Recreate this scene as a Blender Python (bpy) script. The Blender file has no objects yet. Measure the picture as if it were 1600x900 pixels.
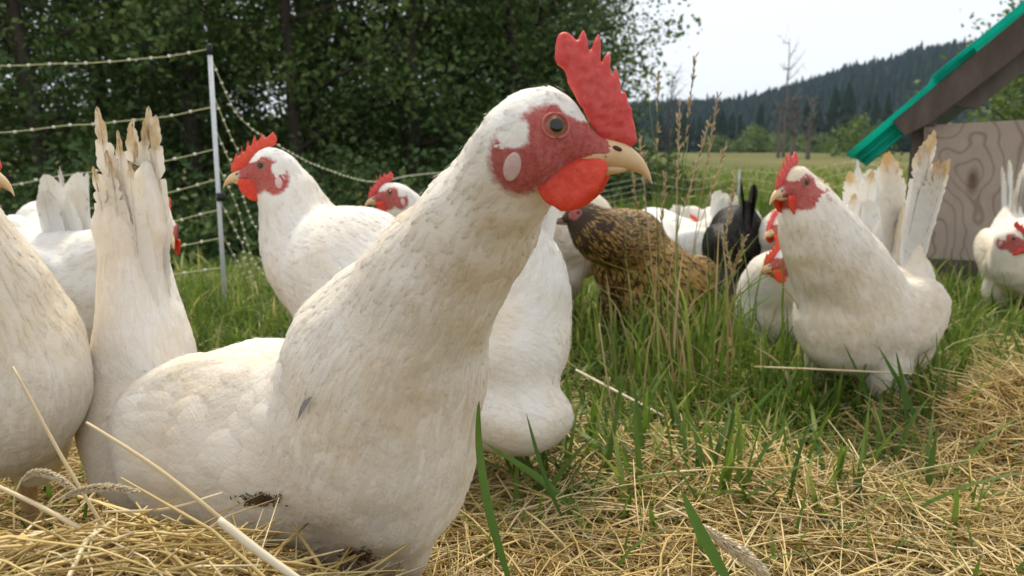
import bpy, math, random
import numpy as np
from mathutils import Vector, Matrix
R_ = math.radians
random.seed(7)
rng = np.random.default_rng(11)
scene = bpy.context.scene
COL = scene.collection

# ------------------------------------------------------------------ camera, sky, sun, exposure
CAM_H, PITCH, FPX = 0.40, R_(9.6), 1245.0
cam_d = bpy.data.cameras.new('camera'); cam = bpy.data.objects.new('camera', cam_d); COL.objects.link(cam)
cam.location = (0, 0, CAM_H); cam.rotation_euler = (R_(90) - PITCH, 0, 0)
cam_d.sensor_width = 36; cam_d.lens = 36 * FPX / 1600
cam_d.clip_start = 0.02; cam_d.clip_end = 6000
cam_d.dof.use_dof = True; cam_d.dof.focus_distance = 0.56; cam_d.dof.aperture_fstop = 12.5
scene.camera = cam
scene.view_settings.view_transform = 'Standard'; scene.view_settings.look = 'None'
scene.view_settings.exposure = 0.09; scene.view_settings.gamma = 1.0
SUN_EL, SUN_AZ = R_(58), R_(-14)          # azimuth from +Y towards +X
w = bpy.data.worlds.new('World'); scene.world = w; w.use_nodes = True
nt = w.node_tree; nt.nodes.clear()
sky = nt.nodes.new('ShaderNodeTexSky'); sky.sky_type = 'NISHITA'; sky.sun_disc = False
sky.sun_elevation = SUN_EL; sky.sun_rotation = SUN_AZ; sky.dust_density = 3.0; sky.air_density = 1.0
mixw = nt.nodes.new('ShaderNodeMix'); mixw.data_type = 'RGBA'; mixw.inputs[0].default_value = 0.76
mixw.inputs[7].default_value = (12.6, 12.9, 13.3, 1)      # even cloud cover over the sky
bg = nt.nodes.new('ShaderNodeBackground'); bg.inputs[1].default_value = 0.093
wo = nt.nodes.new('ShaderNodeOutputWorld')
nt.links.new(sky.outputs[0], mixw.inputs[6]); nt.links.new(mixw.outputs[2], bg.inputs[0]); nt.links.new(bg.outputs[0], wo.inputs[0])
sd = bpy.data.lights.new('sun', 'SUN'); sd.energy = 3.3; sd.angle = R_(12); sd.color = (1.0, 0.915, 0.76)
so = bpy.data.objects.new('sun', sd); COL.objects.link(so)
sv = Vector((math.sin(SUN_AZ) * math.cos(SUN_EL), math.cos(SUN_AZ) * math.cos(SUN_EL), math.sin(SUN_EL)))
so.rotation_euler = sv.to_track_quat('Z', 'Y').to_euler(); so.location = (3, 5, 8)

# ------------------------------------------------------------------ helpers
def ray(px, py):
    dx = (px - 800) / FPX; dy = -(py - 450) / FPX
    c, s = math.cos(PITCH), math.sin(PITCH)
    return np.array([dx, c + dy * s, -s + dy * c])
def at(px, py, Y):
    """the place seen at a photo pixel, Y metres ahead of the camera"""
    r = ray(px, py); return np.array([0, 0, CAM_H]) + r * (Y / r[1])
def sst(a, b, x):
    t = np.clip((x - a) / (b - a), 0, 1); return t * t * (3 - 2 * t)
def nrm(v):
    return v / np.maximum(np.linalg.norm(v, axis=-1, keepdims=True), 1e-9)
def vnoise(p, seed=0):
    """smooth value noise of points (n,3)"""
    p = np.asarray(p, float); i = np.floor(p).astype(np.int64); f = p - i; f = f * f * (3 - 2 * f)
    def hsh(ix, iy, iz):
        h = (ix * 374761393 + iy * 668265263 + iz * 2147483647 + seed * 974634777) & 0xffffffff
        h = ((h ^ (h >> 13)) * 1274126177) & 0xffffffff
        return ((h ^ (h >> 16)) & 0xffff) / 65535.0
    o = 0
    for a in (0, 1):
        for b in (0, 1):
            for c in (0, 1):
                wt = (f[..., 0] if a else 1 - f[..., 0]) * (f[..., 1] if b else 1 - f[..., 1]) * (f[..., 2] if c else 1 - f[..., 2])
                o = o + wt * hsh(i[..., 0] + a, i[..., 1] + b, i[..., 2] + c)
    return o

def gz(x, y):
    """height of the ground"""
    x = np.asarray(x, float); y = np.asarray(y, float)
    d = np.sqrt(x * x + y * y)
    ang = x / np.maximum(y, .3)
    left = 1 - sst(-.15, .22, ang)
    dip = -(.95 * left + .30 * (1 - left)) * sst(1.9, 8.5, d)
    far = .78 * sst(12, 110, d) * (1 - left) + .9 * left * sst(16, 60, d)
    m = .135 * np.exp(-((x + .27) / .26) ** 2 - ((y - .40) / .12) ** 2)
    m += .062 * np.exp(-((x - .74) / .20) ** 2 - ((y - .98) / .17) ** 2)
    m += .03 * np.exp(-((x - .10) / .3) ** 2 - ((y - .72) / .16) ** 2)
    n = .018 * np.sin(x * 9 + 1.3 * np.sin(y * 7)) * np.sin(y * 8 + 1) * (d < 6)
    return dip + far + m + n

class MeshData:
    def __init__(s): s.v = []; s.q = []; s.t = []; s.n = []; s.c = []; s.off = 0
    def add(s, v, quads=None, tris=None, normals=None, col=None):
        v = np.asarray(v, np.float32).reshape(-1, 3); k = len(v)
        s.v.append(v)
        if quads is not None and len(quads): s.q.append(np.asarray(quads, np.int64).reshape(-1, 4) + s.off)
        if tris is not None and len(tris): s.t.append(np.asarray(tris, np.int64).reshape(-1, 3) + s.off)
        s.n.append(np.zeros((k, 3), np.float32) if normals is None else np.asarray(normals, np.float32).reshape(-1, 3))
        c = np.zeros((k, 4), np.float32) if col is None else np.broadcast_to(np.asarray(col, np.float32).reshape(-1, 4), (k, 4))
        s.c.append(c); s.off += k
        return s
    def mesh(s, name, mat, smooth=True, use_normals=False):
        v = np.concatenate(s.v); q = np.concatenate(s.q) if s.q else np.zeros((0, 4), np.int64)
        t = np.concatenate(s.t) if s.t else np.zeros((0, 3), np.int64)
        me = bpy.data.meshes.new(name)
        me.vertices.add(len(v)); me.vertices.foreach_set('co', v.ravel())
        nl = q.size + t.size; me.loops.add(nl)
        me.loops.foreach_set('vertex_index', np.concatenate([q.ravel(), t.ravel()]).astype(np.int32))
        me.polygons.add(len(q) + len(t))
        st = np.concatenate([np.arange(len(q)) * 4, q.size + np.arange(len(t)) * 3]).astype(np.int32)
        me.polygons.foreach_set('loop_start', st)
        me.update(calc_edges=True)
        me.polygons.foreach_set('use_smooth', np.full(len(q) + len(t), smooth))
        a = me.attributes.new('tint', 'FLOAT_COLOR', 'POINT'); a.data.foreach_set('color', np.concatenate(s.c).astype(np.float32).ravel())
        if use_normals:
            me.normals_split_custom_set_from_vertices(np.concatenate(s.n).tolist())
        if mat is not None: me.materials.append(mat)
        return me

def link(name, me, parent=None, matrix=None):
    o = bpy.data.objects.new(name, me); COL.objects.link(o)
    if parent is not None: o.parent = parent
    if matrix is not None: o.matrix_local = matrix
    return o
def tag(o, label=None, cat=None, group=None, kind=None):
    if label: o['label'] = label
    if cat: o['category'] = cat
    if group: o['group'] = group
    if kind: o['kind'] = kind
    return o
def empty(name, loc):
    o = bpy.data.objects.new(name, None); COL.objects.link(o); o.location = Vector([float(c) for c in loc]); o.empty_display_size = .05
    return o

def tubes(P, Rd, sides=3, col=None):
    """tapered tubes along centre lines P (n,k,3), radii Rd (n,k)"""
    P = np.asarray(P, float); Rd = np.asarray(Rd, float); n, k, _ = P.shape
    T = nrm(np.gradient(P, axis=1))
    ref = np.where(np.abs(T[:, :1, 2:3]) > .8, np.array([1., 0, 0]), np.array([0, 0, 1.]))
    A = nrm(np.cross(T, np.broadcast_to(ref, T.shape))); B = np.cross(T, A)
    an = np.arange(sides) * 2 * math.pi / sides
    V = P[:, :, None, :] + Rd[:, :, None, None] * (A[:, :, None, :] * np.cos(an)[None, None, :, None] + B[:, :, None, :] * np.sin(an)[None, None, :, None])
    idx = np.arange(n * k * sides).reshape(n, k, sides)
    nx = np.roll(idx, -1, axis=2)
    q = np.stack([idx[:, :-1], nx[:, :-1], nx[:, 1:], idx[:, 1:]], -1).reshape(-1, 4)
    tr = []
    if sides == 3:
        tr = np.concatenate([idx[:, 0, ::-1].reshape(-1, 3), idx[:, -1].reshape(-1, 3)])
    elif sides >= 4:
        for j in range(1, sides - 1):
            tr.append(np.stack([idx[:, -1, 0], idx[:, -1, j], idx[:, -1, j + 1]], -1)); tr.append(np.stack([idx[:, 0, 0], idx[:, 0, j + 1], idx[:, 0, j]], -1))
        tr = np.concatenate(tr)
    c = None
    if col is not None:
        col = np.asarray(col, float)
        c = np.broadcast_to(col.reshape(n, -1, 1, 4), (n, k, sides, 4)).reshape(-1, 4)
    return V.reshape(-1, 3), q, tr, c

def ribbons(P, W, side, col=None, fold=0.0, nvec=None):
    """flat blades along P (n,k,3), half widths W (n,k), side vectors (n,3) or (n,k,3); folded along the midrib"""
    P = np.asarray(P, float); n, k, _ = P.shape
    side = np.asarray(side, float)
    if side.ndim == 2: side = side[:, None, :]
    T = nrm(np.gradient(P, axis=1)); S = nrm(side - (side * T).sum(-1, keepdims=True) * T)
    N = np.cross(T, S)
    Lf = P + S * W[..., None] + N * (fold * W)[..., None]; Rt = P - S * W[..., None] + N * (fold * W)[..., None]
    V = np.stack([Lf, P, Rt], 2)
    idx = np.arange(n * k * 3).reshape(n, k, 3)
    q1 = np.stack([idx[:, :-1, 0], idx[:, :-1, 1], idx[:, 1:, 1], idx[:, 1:, 0]], -1).reshape(-1, 4)
    q2 = np.stack([idx[:, :-1, 1], idx[:, :-1, 2], idx[:, 1:, 2], idx[:, 1:, 1]], -1).reshape(-1, 4)
    c = None
    if col is not None: c = np.broadcast_to(np.asarray(col, float).reshape(n, -1, 1, 4), (n, k, 3, 4)).reshape(-1, 4)
    return V.reshape(-1, 3), np.concatenate([q1, q2]), None, c

def box_pts(o, ax, ay, az):
    o, ax, ay, az = [np.asarray(a, float) for a in (o, ax, ay, az)]
    v = [o, o + ax, o + ax + ay, o + ay, o + az, o + ax + az, o + ax + ay + az, o + ay + az]
    f = [(0, 3, 2, 1), (4, 5, 6, 7), (0, 1, 5, 4), (1, 2, 6, 5), (2, 3, 7, 6), (3, 0, 4, 7)]
    return np.array(v), f

# ------------------------------------------------------------------ implicit surfaces
def surf_net(F, org, h):
    S = F < 0; nx, ny, nz = F.shape
    offs = [(a, b, c) for a in (0, 1) for b in (0, 1) for c in (0, 1)]
    sl = lambda A, o: A[o[0]:nx - 1 + o[0], o[1]:ny - 1 + o[1], o[2]:nz - 1 + o[2]]
    cnt = sum(sl(S, o).astype(np.int8) for o in offs)
    act = (cnt > 0) & (cnt < 8); cells = np.argwhere(act)
    idx = np.full(act.shape, -1, np.int64); idx[act] = np.arange(len(cells))
    acc = np.zeros((len(cells), 3)); num = np.zeros(len(cells))
    val = {o: F[cells[:, 0] + o[0], cells[:, 1] + o[1], cells[:, 2] + o[2]] for o in offs}
    for a in offs:
        for ax in range(3):
            if a[ax]: continue
            b = list(a); b[ax] = 1; b = tuple(b)
            fa, fb = val[a], val[b]; cr = (fa < 0) != (fb < 0)
            t = np.where(cr, fa / np.where(cr, fa - fb, 1), 0)
            p = np.tile(np.array(a, float), (len(cells), 1)); p[:, ax] += t
            acc[cr] += p[cr]; num[cr] += 1
    V = np.asarray(org) + h * (cells + acc / num[:, None])
    Q = []
    for ax in range(3):
        u, v_ = (ax + 1) % 3, (ax + 2) % 3
        lo = [slice(None)] * 3; hi = [slice(None)] * 3; lo[ax] = slice(0, -1); hi[ax] = slice(1, None)
        ch = S[tuple(lo)] != S[tuple(hi)]
        e = np.argwhere(ch); sg = S[tuple(lo)][ch]
        dims = [nx, ny, nz]
        ok = (e[:, u] > 0) & (e[:, v_] > 0) & (e[:, u] < dims[u] - 1) & (e[:, v_] < dims[v_] - 1); e = e[ok]; sg = sg[ok]
        def cell(du, dv):
            c = e.copy(); c[:, u] += du; c[:, v_] += dv; return idx[c[:, 0], c[:, 1], c[:, 2]]
        q = np.stack([cell(-1, -1), cell(0, -1), cell(0, 0), cell(-1, 0)], -1)
        q[~sg] = q[~sg][:, ::-1]; Q.append(q)
    return V, np.concatenate(Q)
def smin(a, b, k):
    h = np.maximum(k - np.abs(a - b), 0) / k; return np.minimum(a, b) - h * h * k * .25
class Grid:
    def __init__(s, F, org, h): s.F = F; s.o = np.asarray(org, float); s.h = h; s.G = np.gradient(F, h)
    def samp(s, A, p):
        g = (p - s.o) / s.h; i = np.clip(np.floor(g).astype(int), 0, np.array(A.shape) - 2); f = np.clip(g - i, 0, 1); r = 0
        for a in (0, 1):
            for b in (0, 1):
                for c in (0, 1):
                    wt = (f[:, 0] if a else 1 - f[:, 0]) * (f[:, 1] if b else 1 - f[:, 1]) * (f[:, 2] if c else 1 - f[:, 2])
                    r = r + wt * A[i[:, 0] + a, i[:, 1] + b, i[:, 2] + c]
        return r
    def grad(s, p): return nrm(np.stack([s.samp(g, p) for g in s.G], -1))
    def project(s, p, off, it=2):
        for _ in range(it):
            d = s.samp(s.F, p) - off; p = p - np.clip(d, -.02, .02)[:, None] * s.grad(p)
        return p
def poly_sdf(P, X, Z):
    """signed distance to a closed outline (negative inside)"""
    P = np.asarray(P, float); d = np.full(X.shape, 1e9); ins = np.zeros(X.shape, bool)
    for i in range(len(P)):
        a, b = P[i], P[(i + 1) % len(P)]; e = b - a
        wx, wz = X - a[0], Z - a[1]; t = np.clip((wx * e[0] + wz * e[1]) / (e @ e), 0, 1)
        d = np.minimum(d, np.hypot(wx - e[0] * t, wz - e[1] * t))
        c = ((a[1] > Z) != (b[1] > Z)); xs = a[0] + (Z - a[1]) * e[0] / (e[1] if abs(e[1]) > 1e-12 else 1e-12)
        ins ^= c & (X < xs)
    return np.where(ins, -d, d)
def spline(P, n=6):
    """closed Catmull-Rom through P"""
    P = np.asarray(P, float); o = []
    for i in range(len(P)):
        p0, p1, p2, p3 = P[i - 1], P[i], P[(i + 1) % len(P)], P[(i + 2) % len(P)]
        for t in np.arange(n) / n:
            o.append(.5 * (2 * p1 + (p2 - p0) * t + (2 * p0 - 5 * p1 + 4 * p2 - p3) * t * t + (3 * p1 - p0 - 3 * p2 + p3) * t ** 3))
    return np.array(o)
def crv(P, n):
    """open Catmull-Rom sampled at n points"""
    P = np.asarray(P, float); m = len(P); Q = np.vstack([2 * P[0] - P[1], P, 2 * P[-1] - P[-2]]); o = []
    for s in np.linspace(0, m - 1, n):
        i = min(int(s), m - 2); t = s - i; p0, p1, p2, p3 = Q[i], Q[i + 1], Q[i + 2], Q[i + 3]
        o.append(.5 * (2 * p1 + (p2 - p0) * t + (2 * p0 - 5 * p1 + 4 * p2 - p3) * t * t + (3 * p1 - p0 - 3 * p2 + p3) * t ** 3))
    return np.array(o)
def slab(outline, thick, h, bow=0.0, rough=0.0, seed=0):
    """a rounded slab whose outline lies in the XZ plane, thickest in the middle"""
    lo = outline.min(0) - 4 * h; hi = outline.max(0) + 4 * h
    xs = np.arange(lo[0], hi[0], h); zs = np.arange(lo[1], hi[1], h); ys = np.arange(-thick - 4 * h, thick + 4 * h, h)
    X, Z = np.meshgrid(xs, zs, indexing='ij'); d = poly_sdf(outline, X, Z)
    if rough: d = d + rough * (vnoise(np.stack([X, Z, X * 0], -1) / .004, seed) - .5)
    T = thick * np.sqrt(np.clip(-d / (thick * 2.2), 0, 1)) ** .9
    Y = ys[None, :, None]
    F = np.where(d[:, None, :] > 0, np.hypot(np.maximum(d[:, None, :], 0), Y), np.abs(Y) - T[:, None, :])
    F = np.where(d[:, None, :] > -h * .2, np.maximum(F, d[:, None, :]), F)
    F = (F * 3 + np.roll(F, 1, 0) + np.roll(F, -1, 0) + np.roll(F, 1, 2) + np.roll(F, -1, 2)) / 7
    V, Q = surf_net(F, (lo[0], ys[0], lo[1]), h)
    if rough: V[:, 1] += np.sign(V[:, 1]) * rough * .6 * (vnoise(V / .0028, seed + 3) - .5)
    V[:, 1] += bow * (V[:, 2] - outline[:, 1].min()) ** 2 / .03
    return V, Q

# ------------------------------------------------------------------ materials
def mat(name, rough=.6, spec=.3):
    m = bpy.data.materials.new(name); m.use_nodes = True; b = m.node_tree.nodes['Principled BSDF']
    b.inputs['Roughness'].default_value = rough; b.inputs['Specular IOR Level'].default_value = spec
    return m, m.node_tree, b
def nod(t, typ, **k):
    n = t.nodes.new(typ)
    for a, v in k.items(): setattr(n, a, v)
    return n
def noise(t, scale, detail=4, rough=.55, coord='Object', stretch=None):
    tc = nod(t, 'ShaderNodeTexCoord'); src = tc.outputs[coord]
    if stretch:
        mp = nod(t, 'ShaderNodeMapping'); mp.inputs[3].default_value = stretch; t.links.new(src, mp.inputs[0]); src = mp.outputs[0]
    n = nod(t, 'ShaderNodeTexNoise'); n.inputs['Scale'].default_value = scale; n.inputs['Detail'].default_value = detail; n.inputs['Roughness'].default_value = rough
    t.links.new(src, n.inputs['Vector']); return n.outputs[0]
def ramp(t, fac, stops):
    r = nod(t, 'ShaderNodeValToRGB'); e = r.color_ramp.elements
    while len(e) < len(stops): e.new(.5)
    for x, (p, c) in zip(e, stops): x.position = p; x.color = tuple(c) + (1,) if len(c) == 3 else c
    t.links.new(fac, r.inputs[0]); return r.outputs[0]
def mixc(t, fac, a, b, mode='MIX'):
    n = nod(t, 'ShaderNodeMix', data_type='RGBA', blend_type=mode)
    for s, i in ((fac, 0), (a, 6), (b, 7)):
        if hasattr(s, 'is_output'): t.links.new(s, n.inputs[i])
        elif i == 0: n.inputs[0].default_value = s
        else: n.inputs[i].default_value = tuple(s) + (1,)
    return n.outputs[2]
def mth(t, op, a, b=0.5, c=None, clamp=False):
    n = nod(t, 'ShaderNodeMath', operation=op, use_clamp=clamp)
    for i, s in enumerate((a, b) if c is None else (a, b, c)):
        if hasattr(s, 'is_output'): t.links.new(s, n.inputs[i])
        else: n.inputs[i].default_value = s
    return n.outputs[0]
def attr(t, name='tint'):
    a = nod(t, 'ShaderNodeAttribute', attribute_name=name); s = nod(t, 'ShaderNodeSeparateColor'); t.links.new(a.outputs['Color'], s.inputs[0]); return s.outputs
def bump(t, b, h, strength=.3, dist=.002):
    n = nod(t, 'ShaderNodeBump'); n.inputs['Strength'].default_value = strength; n.inputs['Distance'].default_value = dist
    t.links.new(h, n.inputs['Height']); t.links.new(n.outputs[0], b.inputs['Normal'])
def setc(t, b, c):
    if hasattr(c, 'is_output'): t.links.new(c, b.inputs['Base Color'])
    else: b.inputs['Base Color'].default_value = tuple(c) + (1,)
def translucent(m, t, b, col, fac):
    """thin leaf or blade: let part of the light through"""
    out = t.nodes['Material Output']; tr = nod(t, 'ShaderNodeBsdfTranslucent'); mx = nod(t, 'ShaderNodeMixShader'); mx.inputs[0].default_value = fac
    if hasattr(col, 'is_output'): t.links.new(col, tr.inputs[0])
    else: tr.inputs[0].default_value = tuple(col) + (1,)
    t.links.new(b.outputs[0], mx.inputs[1]); t.links.new(tr.outputs[0], mx.inputs[2]); t.links.new(mx.outputs[0], out.inputs[0])

def plumage_mat(name, white=(.81, .785, .74), cream=(.74, .60, .38), dirt=(.30, .22, .12), stain=(.45, .75), dots=.70, dirty=.30):
    m, t, b = mat(name, .75, .15)
    a = attr(t)
    n1 = noise(t, 9, 5, .6); n2 = noise(t, 55, 4, .6)
    f = ramp(t, n1, [(stain[0], (0, 0, 0)), (stain[1], (1, 1, 1))])
    f = mth(t, 'MULTIPLY', f, mth(t, 'ADD', mth(t, 'MULTIPLY', n2, .9), .15), clamp=True)
    c = mixc(t, f, white, cream)
    c = mixc(t, mth(t, 'MULTIPLY', a[0], .15), c, cream)                     # each feather its own shade of cream
    d = ramp(t, noise(t, 34, 6, .7), [(dots, (0, 0, 0)), (dots + .09, (1, 1, 1))])
    c = mixc(t, mth(t, 'MULTIPLY', d, dirty), c, dirt)
    at_ = nod(t, 'ShaderNodeAttribute', attribute_name='tint'); ac = mth(t, 'ABSOLUTE', mth(t, 'SUBTRACT', at_.outputs['Alpha'], .5), 0)
    cv = nod(t, 'ShaderNodeCombineXYZ'); t.links.new(mth(t, 'SUBTRACT', mth(t, 'MULTIPLY', a[1], 11), mth(t, 'MULTIPLY', ac, 7)), cv.inputs[0]); t.links.new(mth(t, 'MULTIPLY', a[0], 60), cv.inputs[1])
    bn = nod(t, 'ShaderNodeTexNoise'); bn.inputs['Scale'].default_value = 1.6; bn.inputs['Detail'].default_value = 4; bn.inputs['Roughness'].default_value = .7; t.links.new(cv.outputs[0], bn.inputs['Vector'])
    vane = mth(t, 'MINIMUM', mth(t, 'MULTIPLY', a[1], 8), 1); barb = mth(t, 'MULTIPLY', mth(t, 'SUBTRACT', bn.outputs[0], .5), vane)
    shaft = mth(t, 'MULTIPLY', ramp(t, ac, [(.0, (1, 1, 1)), (.09, (0, 0, 0))]), vane)
    c = mixc(t, mth(t, 'MULTIPLY', mth(t, 'MAXIMUM', barb, 0), .5, clamp=True), c, cream); c = mixc(t, mth(t, 'MULTIPLY', shaft, .22), c, cream)
    # red bare skin where the vertex mask says face
    fm = mth(t, 'ADD', a[2], mth(t, 'MULTIPLY', mth(t, 'SUBTRACT', noise(t, 300, 6, .75), .5), 1.3))
    fr = ramp(t, fm, [(.26, (0, 0, 0)), (.78, (1, 1, 1))])
    skin = mixc(t, ramp(t, noise(t, 330, 6, .75), [(.38, (0, 0, 0)), (.66, (1, 1, 1))]), (.40, .070, .062), (.53, .17, .145))
    skin = mixc(t, ramp(t, noise(t, 75, 4, .6), [(.5, (0, 0, 0)), (.8, (.35, .35, .35))]), skin, (.56, .27, .24))
    c = mixc(t, fr, c, skin)
    setc(t, b, c)
    bump(t, b, mth(t, 'ADD', mth(t, 'ADD', noise(t, 240, 4, .6), mth(t, 'MULTIPLY', barb, .8)), mth(t, 'MULTIPLY', fr, mth(t, 'MULTIPLY', noise(t, 700, 4, .7), 1.2))), .5, .0015)
    t.links.new(mth(t, 'MULTIPLY', fr, .10), b.inputs['Subsurface Weight'])
    b.inputs['Subsurface Radius'].default_value = (.004, .0012, .0008); b.inputs['Subsurface Scale'].default_value = 1
    return m
M = {}
M['white'] = plumage_mat('white_plumage')
M['hero'] = plumage_mat('cream_white_plumage', white=(.84, .81, .75), cream=(.70, .52, .29), stain=(.40, .74), dots=.74, dirty=.14)
M['soiled'] = plumage_mat('soiled_white_plumage', white=(.82, .78, .71), cream=(.70, .55, .32), dirt=(.25, .19, .11), stain=(.36, .7), dots=.66)
def feather_mat(name, base, mid, tip, t0, t1):
    m, t, b = mat(name, .7, .2); a = attr(t)                                   # tint: r random, g along, b across
    n = noise(t, 22, 5, .6); n2 = noise(t, 90, 4, .7)
    al = mth(t, 'ADD', a[1], mth(t, 'MULTIPLY', mth(t, 'SUBTRACT', n, .5), .7))
    c = ramp(t, al, [(0, base), (t0, base), (t1, mid), (1, tip)])
    sp = ramp(t, n2, [(.60, (0, 0, 0)), (.70, (1, 1, 1))])
    c = mixc(t, mth(t, 'MULTIPLY', mth(t, 'MULTIPLY', sp, a[1]), .55, clamp=True), c, (.28, .19, .09))
    setc(t, b, c); translucent(m, t, b, c, .22)
    return m
M['tail_clean'] = feather_mat('clean_tail_feather', (.82, .80, .77), (.80, .78, .73), (.74, .69, .60), .5, .8)
M['tail_stained'] = feather_mat('stained_tail_feather', (.82, .79, .74), (.80, .74, .62), (.55, .41, .22), .55, .90)
M['tail_tipped'] = feather_mat('yellow_tipped_tail_feather', (.82, .80, .76), (.80, .75, .66), (.60, .40, .17), .62, .82)
def flat(name, col, rough=.6, spec=.3, var=None, sc=20, bmp=None, bd=.002, stretch=None):
    m, t, b = mat(name, rough, spec)
    if var: setc(t, b, mixc(t, ramp(t, noise(t, sc, 5, .65, stretch=stretch), [(.3, (0, 0, 0)), (.7, (1, 1, 1))]), col, var))
    else: setc(t, b, col)
    if bmp: bump(t, b, noise(t, bmp, 5, .6, stretch=stretch), .4, bd)
    return m
def flesh(name, a, b2, sss=.25):
    m, t, b = mat(name, .42, .35)
    setc(t, b, mixc(t, ramp(t, noise(t, 160, 5, .7), [(.3, (0, 0, 0)), (.75, (1, 1, 1))]), a, b2))
    c0 = b.inputs['Base Color'].links[0].from_socket; setc(t, b, mixc(t, ramp(t, noise(t, 420, 6, .8), [(.56, (0, 0, 0)), (.78, (.45, .45, .45))]), c0, (.72, .34, .30)))
    b.inputs['Subsurface Weight'].default_value = sss; b.inputs['Subsurface Radius'].default_value = (.006, .0014, .001); b.inputs['Subsurface Scale'].default_value = 1
    bump(t, b, noise(t, 620, 5, .65), .5, .0008)
    return m
M['comb'] = flesh('red_comb', (.56, .04, .035), (.70, .12, .10), .35)
M['wattle'] = flesh('red_wattle', (.62, .035, .012), (.74, .085, .035), .4)
M['comb_orange'] = flesh('bright_comb', (.62, .05, .02), (.72, .10, .05))
M['dark_face'] = flesh('dark_red_face', (.24, .045, .04), (.40, .11, .09))
M['earlobe'] = flesh('white_earlobe', (.68, .56, .52), (.60, .34, .31), .1)
M['beak'] = flat('horn_beak', (.66, .42, .20), .38, .4, (.74, .56, .34), 60)
M['beak_dark'] = flat('dark_horn_beak', (.16, .10, .08), .4, .4, (.30, .20, .15), 60)
M['iris'] = flat('amber_iris', (.30, .18, .075), .12, .5, (.20, .11, .045), 300)
M['pupil'] = flat('black_pupil', (.006, .005, .005), .05, .6)
M['lid'] = flat('pink_eyelid', (.46, .13, .10), .5, .3, (.52, .19, .15), 300, 500, .0005)
M['nostril'] = flat('dark_nostril', (.10, .03, .025), .7)
M['shank'] = flat('yellow_shank', (.56, .38, .16), .5, .3, (.42, .27, .14), 90, 160, .001)
def lacing_mat(name, gold, dark, pale):
    m, t, b = mat(name, .6, .3); a = attr(t)
    n = noise(t, 60, 4)
    edge = mth(t, 'ADD', a[2], mth(t, 'MULTIPLY', mth(t, 'SUBTRACT', n, .5), .7))
    c = mixc(t, a[0], gold, pale)
    c = mixc(t, ramp(t, edge, [(.40, (1, 1, 1)), (.62, (0, 0, 0))]), c, dark)
    setc(t, b, c); return m
M['brown'] = lacing_mat('laced_brown_plumage', (.36, .20, .050), (.045, .026, .014), (.50, .32, .10))
M['black'] = lacing_mat('black_plumage', (.030, .026, .022), (.008, .007, .007), (.055, .045, .035))
M['dark_tail'] = flat('black_tail_feather', (.018, .016, .015), .5, .35, (.04, .034, .03), 40)
def blade_mat(name, stops, tr=.3, rough=.5):
    m, t, b = mat(name, rough, .3); a = attr(t)
    c = ramp(t, a[0], stops)
    c = mixc(t, mth(t, 'MULTIPLY', noise(t, 120, 3), .35), c, stops[0][1])
    setc(t, b, c); translucent(m, t, b, c, tr); return m
M['hay'] = blade_mat('dry_hay', [(0, (.27, .18, .055)), (.3, (.60, .42, .145)), (.65, (.80, .61, .26)), (1, (.89, .77, .48))], .12)
M['straw_pale'] = blade_mat('pale_straw', [(0, (.60, .47, .26)), (.5, (.72, .58, .36)), (1, (.82, .74, .56))], .1)
M['grass'] = blade_mat('green_grass', [(0, (.060, .115, .016)), (.4, (.135, .215, .028)), (.72, (.25, .32, .060)), (1, (.62, .52, .22))], .45)
M['blade'] = blade_mat('broad_green_blade', [(0, (.06, .13, .018)), (.5, (.12, .225, .026)), (1, (.20, .31, .05))], .4, .4)
M['seed'] = blade_mat('dry_seed_head', [(0, (.36, .25, .11)), (.5, (.52, .39, .21)), (1, (.66, .54, .34))], .2)
M['chaff'] = blade_mat('brown_chaff', [(0, (.16, .095, .04)), (1, (.46, .31, .14))], .1)
M['leaf_a'] = blade_mat('alder_leaf', [(0, (.042, .080, .026)), (.55, (.105, .18, .050)), (1, (.25, .33, .09))], .35, .45)
M['leaf_b'] = blade_mat('maple_leaf', [(0, (.06, .11, .032)), (.55, (.15, .22, .06)), (1, (.29, .35, .11))], .38, .45)
M['leaf_c'] = blade_mat('pale_shrub_leaf', [(0, (.08, .135, .026)), (.6, (.14, .21, .04)), (1, (.22, .29, .07))], .3, .5)
M['conifer'] = blade_mat('conifer_needles', [(0, (.012, .026, .017)), (.6, (.022, .042, .026)), (1, (.040, .066, .036))], .05, .8)
M['bark'] = flat('dark_bark', (.045, .036, .028), .9, .1, (.09, .075, .06), 14, 40, .01, (1, 1, .2))
M['deadwood'] = flat('grey_deadwood', (.20, .18, .165), .85, .1, (.12, .10, .09), 5, 40, .01, (1, 1, .2))

# ------------------------------------------------------------------ head kit (outlines measured on the nearest hen, eye at the origin, x along the beak, z up)
U = .000312
def hl(pts): return np.array([((x - 868) * U, (198 - y) * U) for x, y in pts])
COMB_A = hl([(992, 224), (989, 200), (984, 176), (979, 158), (974, 143), (969, 147), (966, 128), (960, 109), (955, 119), (952, 124), (952, 104), (949, 84), (942, 93), (936, 103), (936, 78), (934, 54), (926, 67), (919, 83), (916, 66), (910, 49), (904, 58), (900, 70), (892, 62), (880, 56), (868, 64), (865, 82), (870, 102), (881, 116), (886, 128), (894, 148), (913, 178), (930, 205), (952, 226)])
COMB_B = hl([(985, 226), (984, 200), (975, 176), (966, 150), (961, 168), (954, 160), (948, 128), (942, 152), (932, 138), (926, 102), (920, 130), (910, 118), (902, 82), (896, 112), (886, 104), (876, 72), (870, 100), (856, 96), (838, 76), (824, 96), (826, 118), (842, 132), (870, 142), (896, 160), (920, 190), (945, 222)])
WATTLE = hl([(846, 272), (842, 292), (848, 308), (862, 321), (884, 328), (908, 325), (926, 311), (942, 288), (950, 268), (942, 252), (905, 248), (870, 258)])
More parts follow.
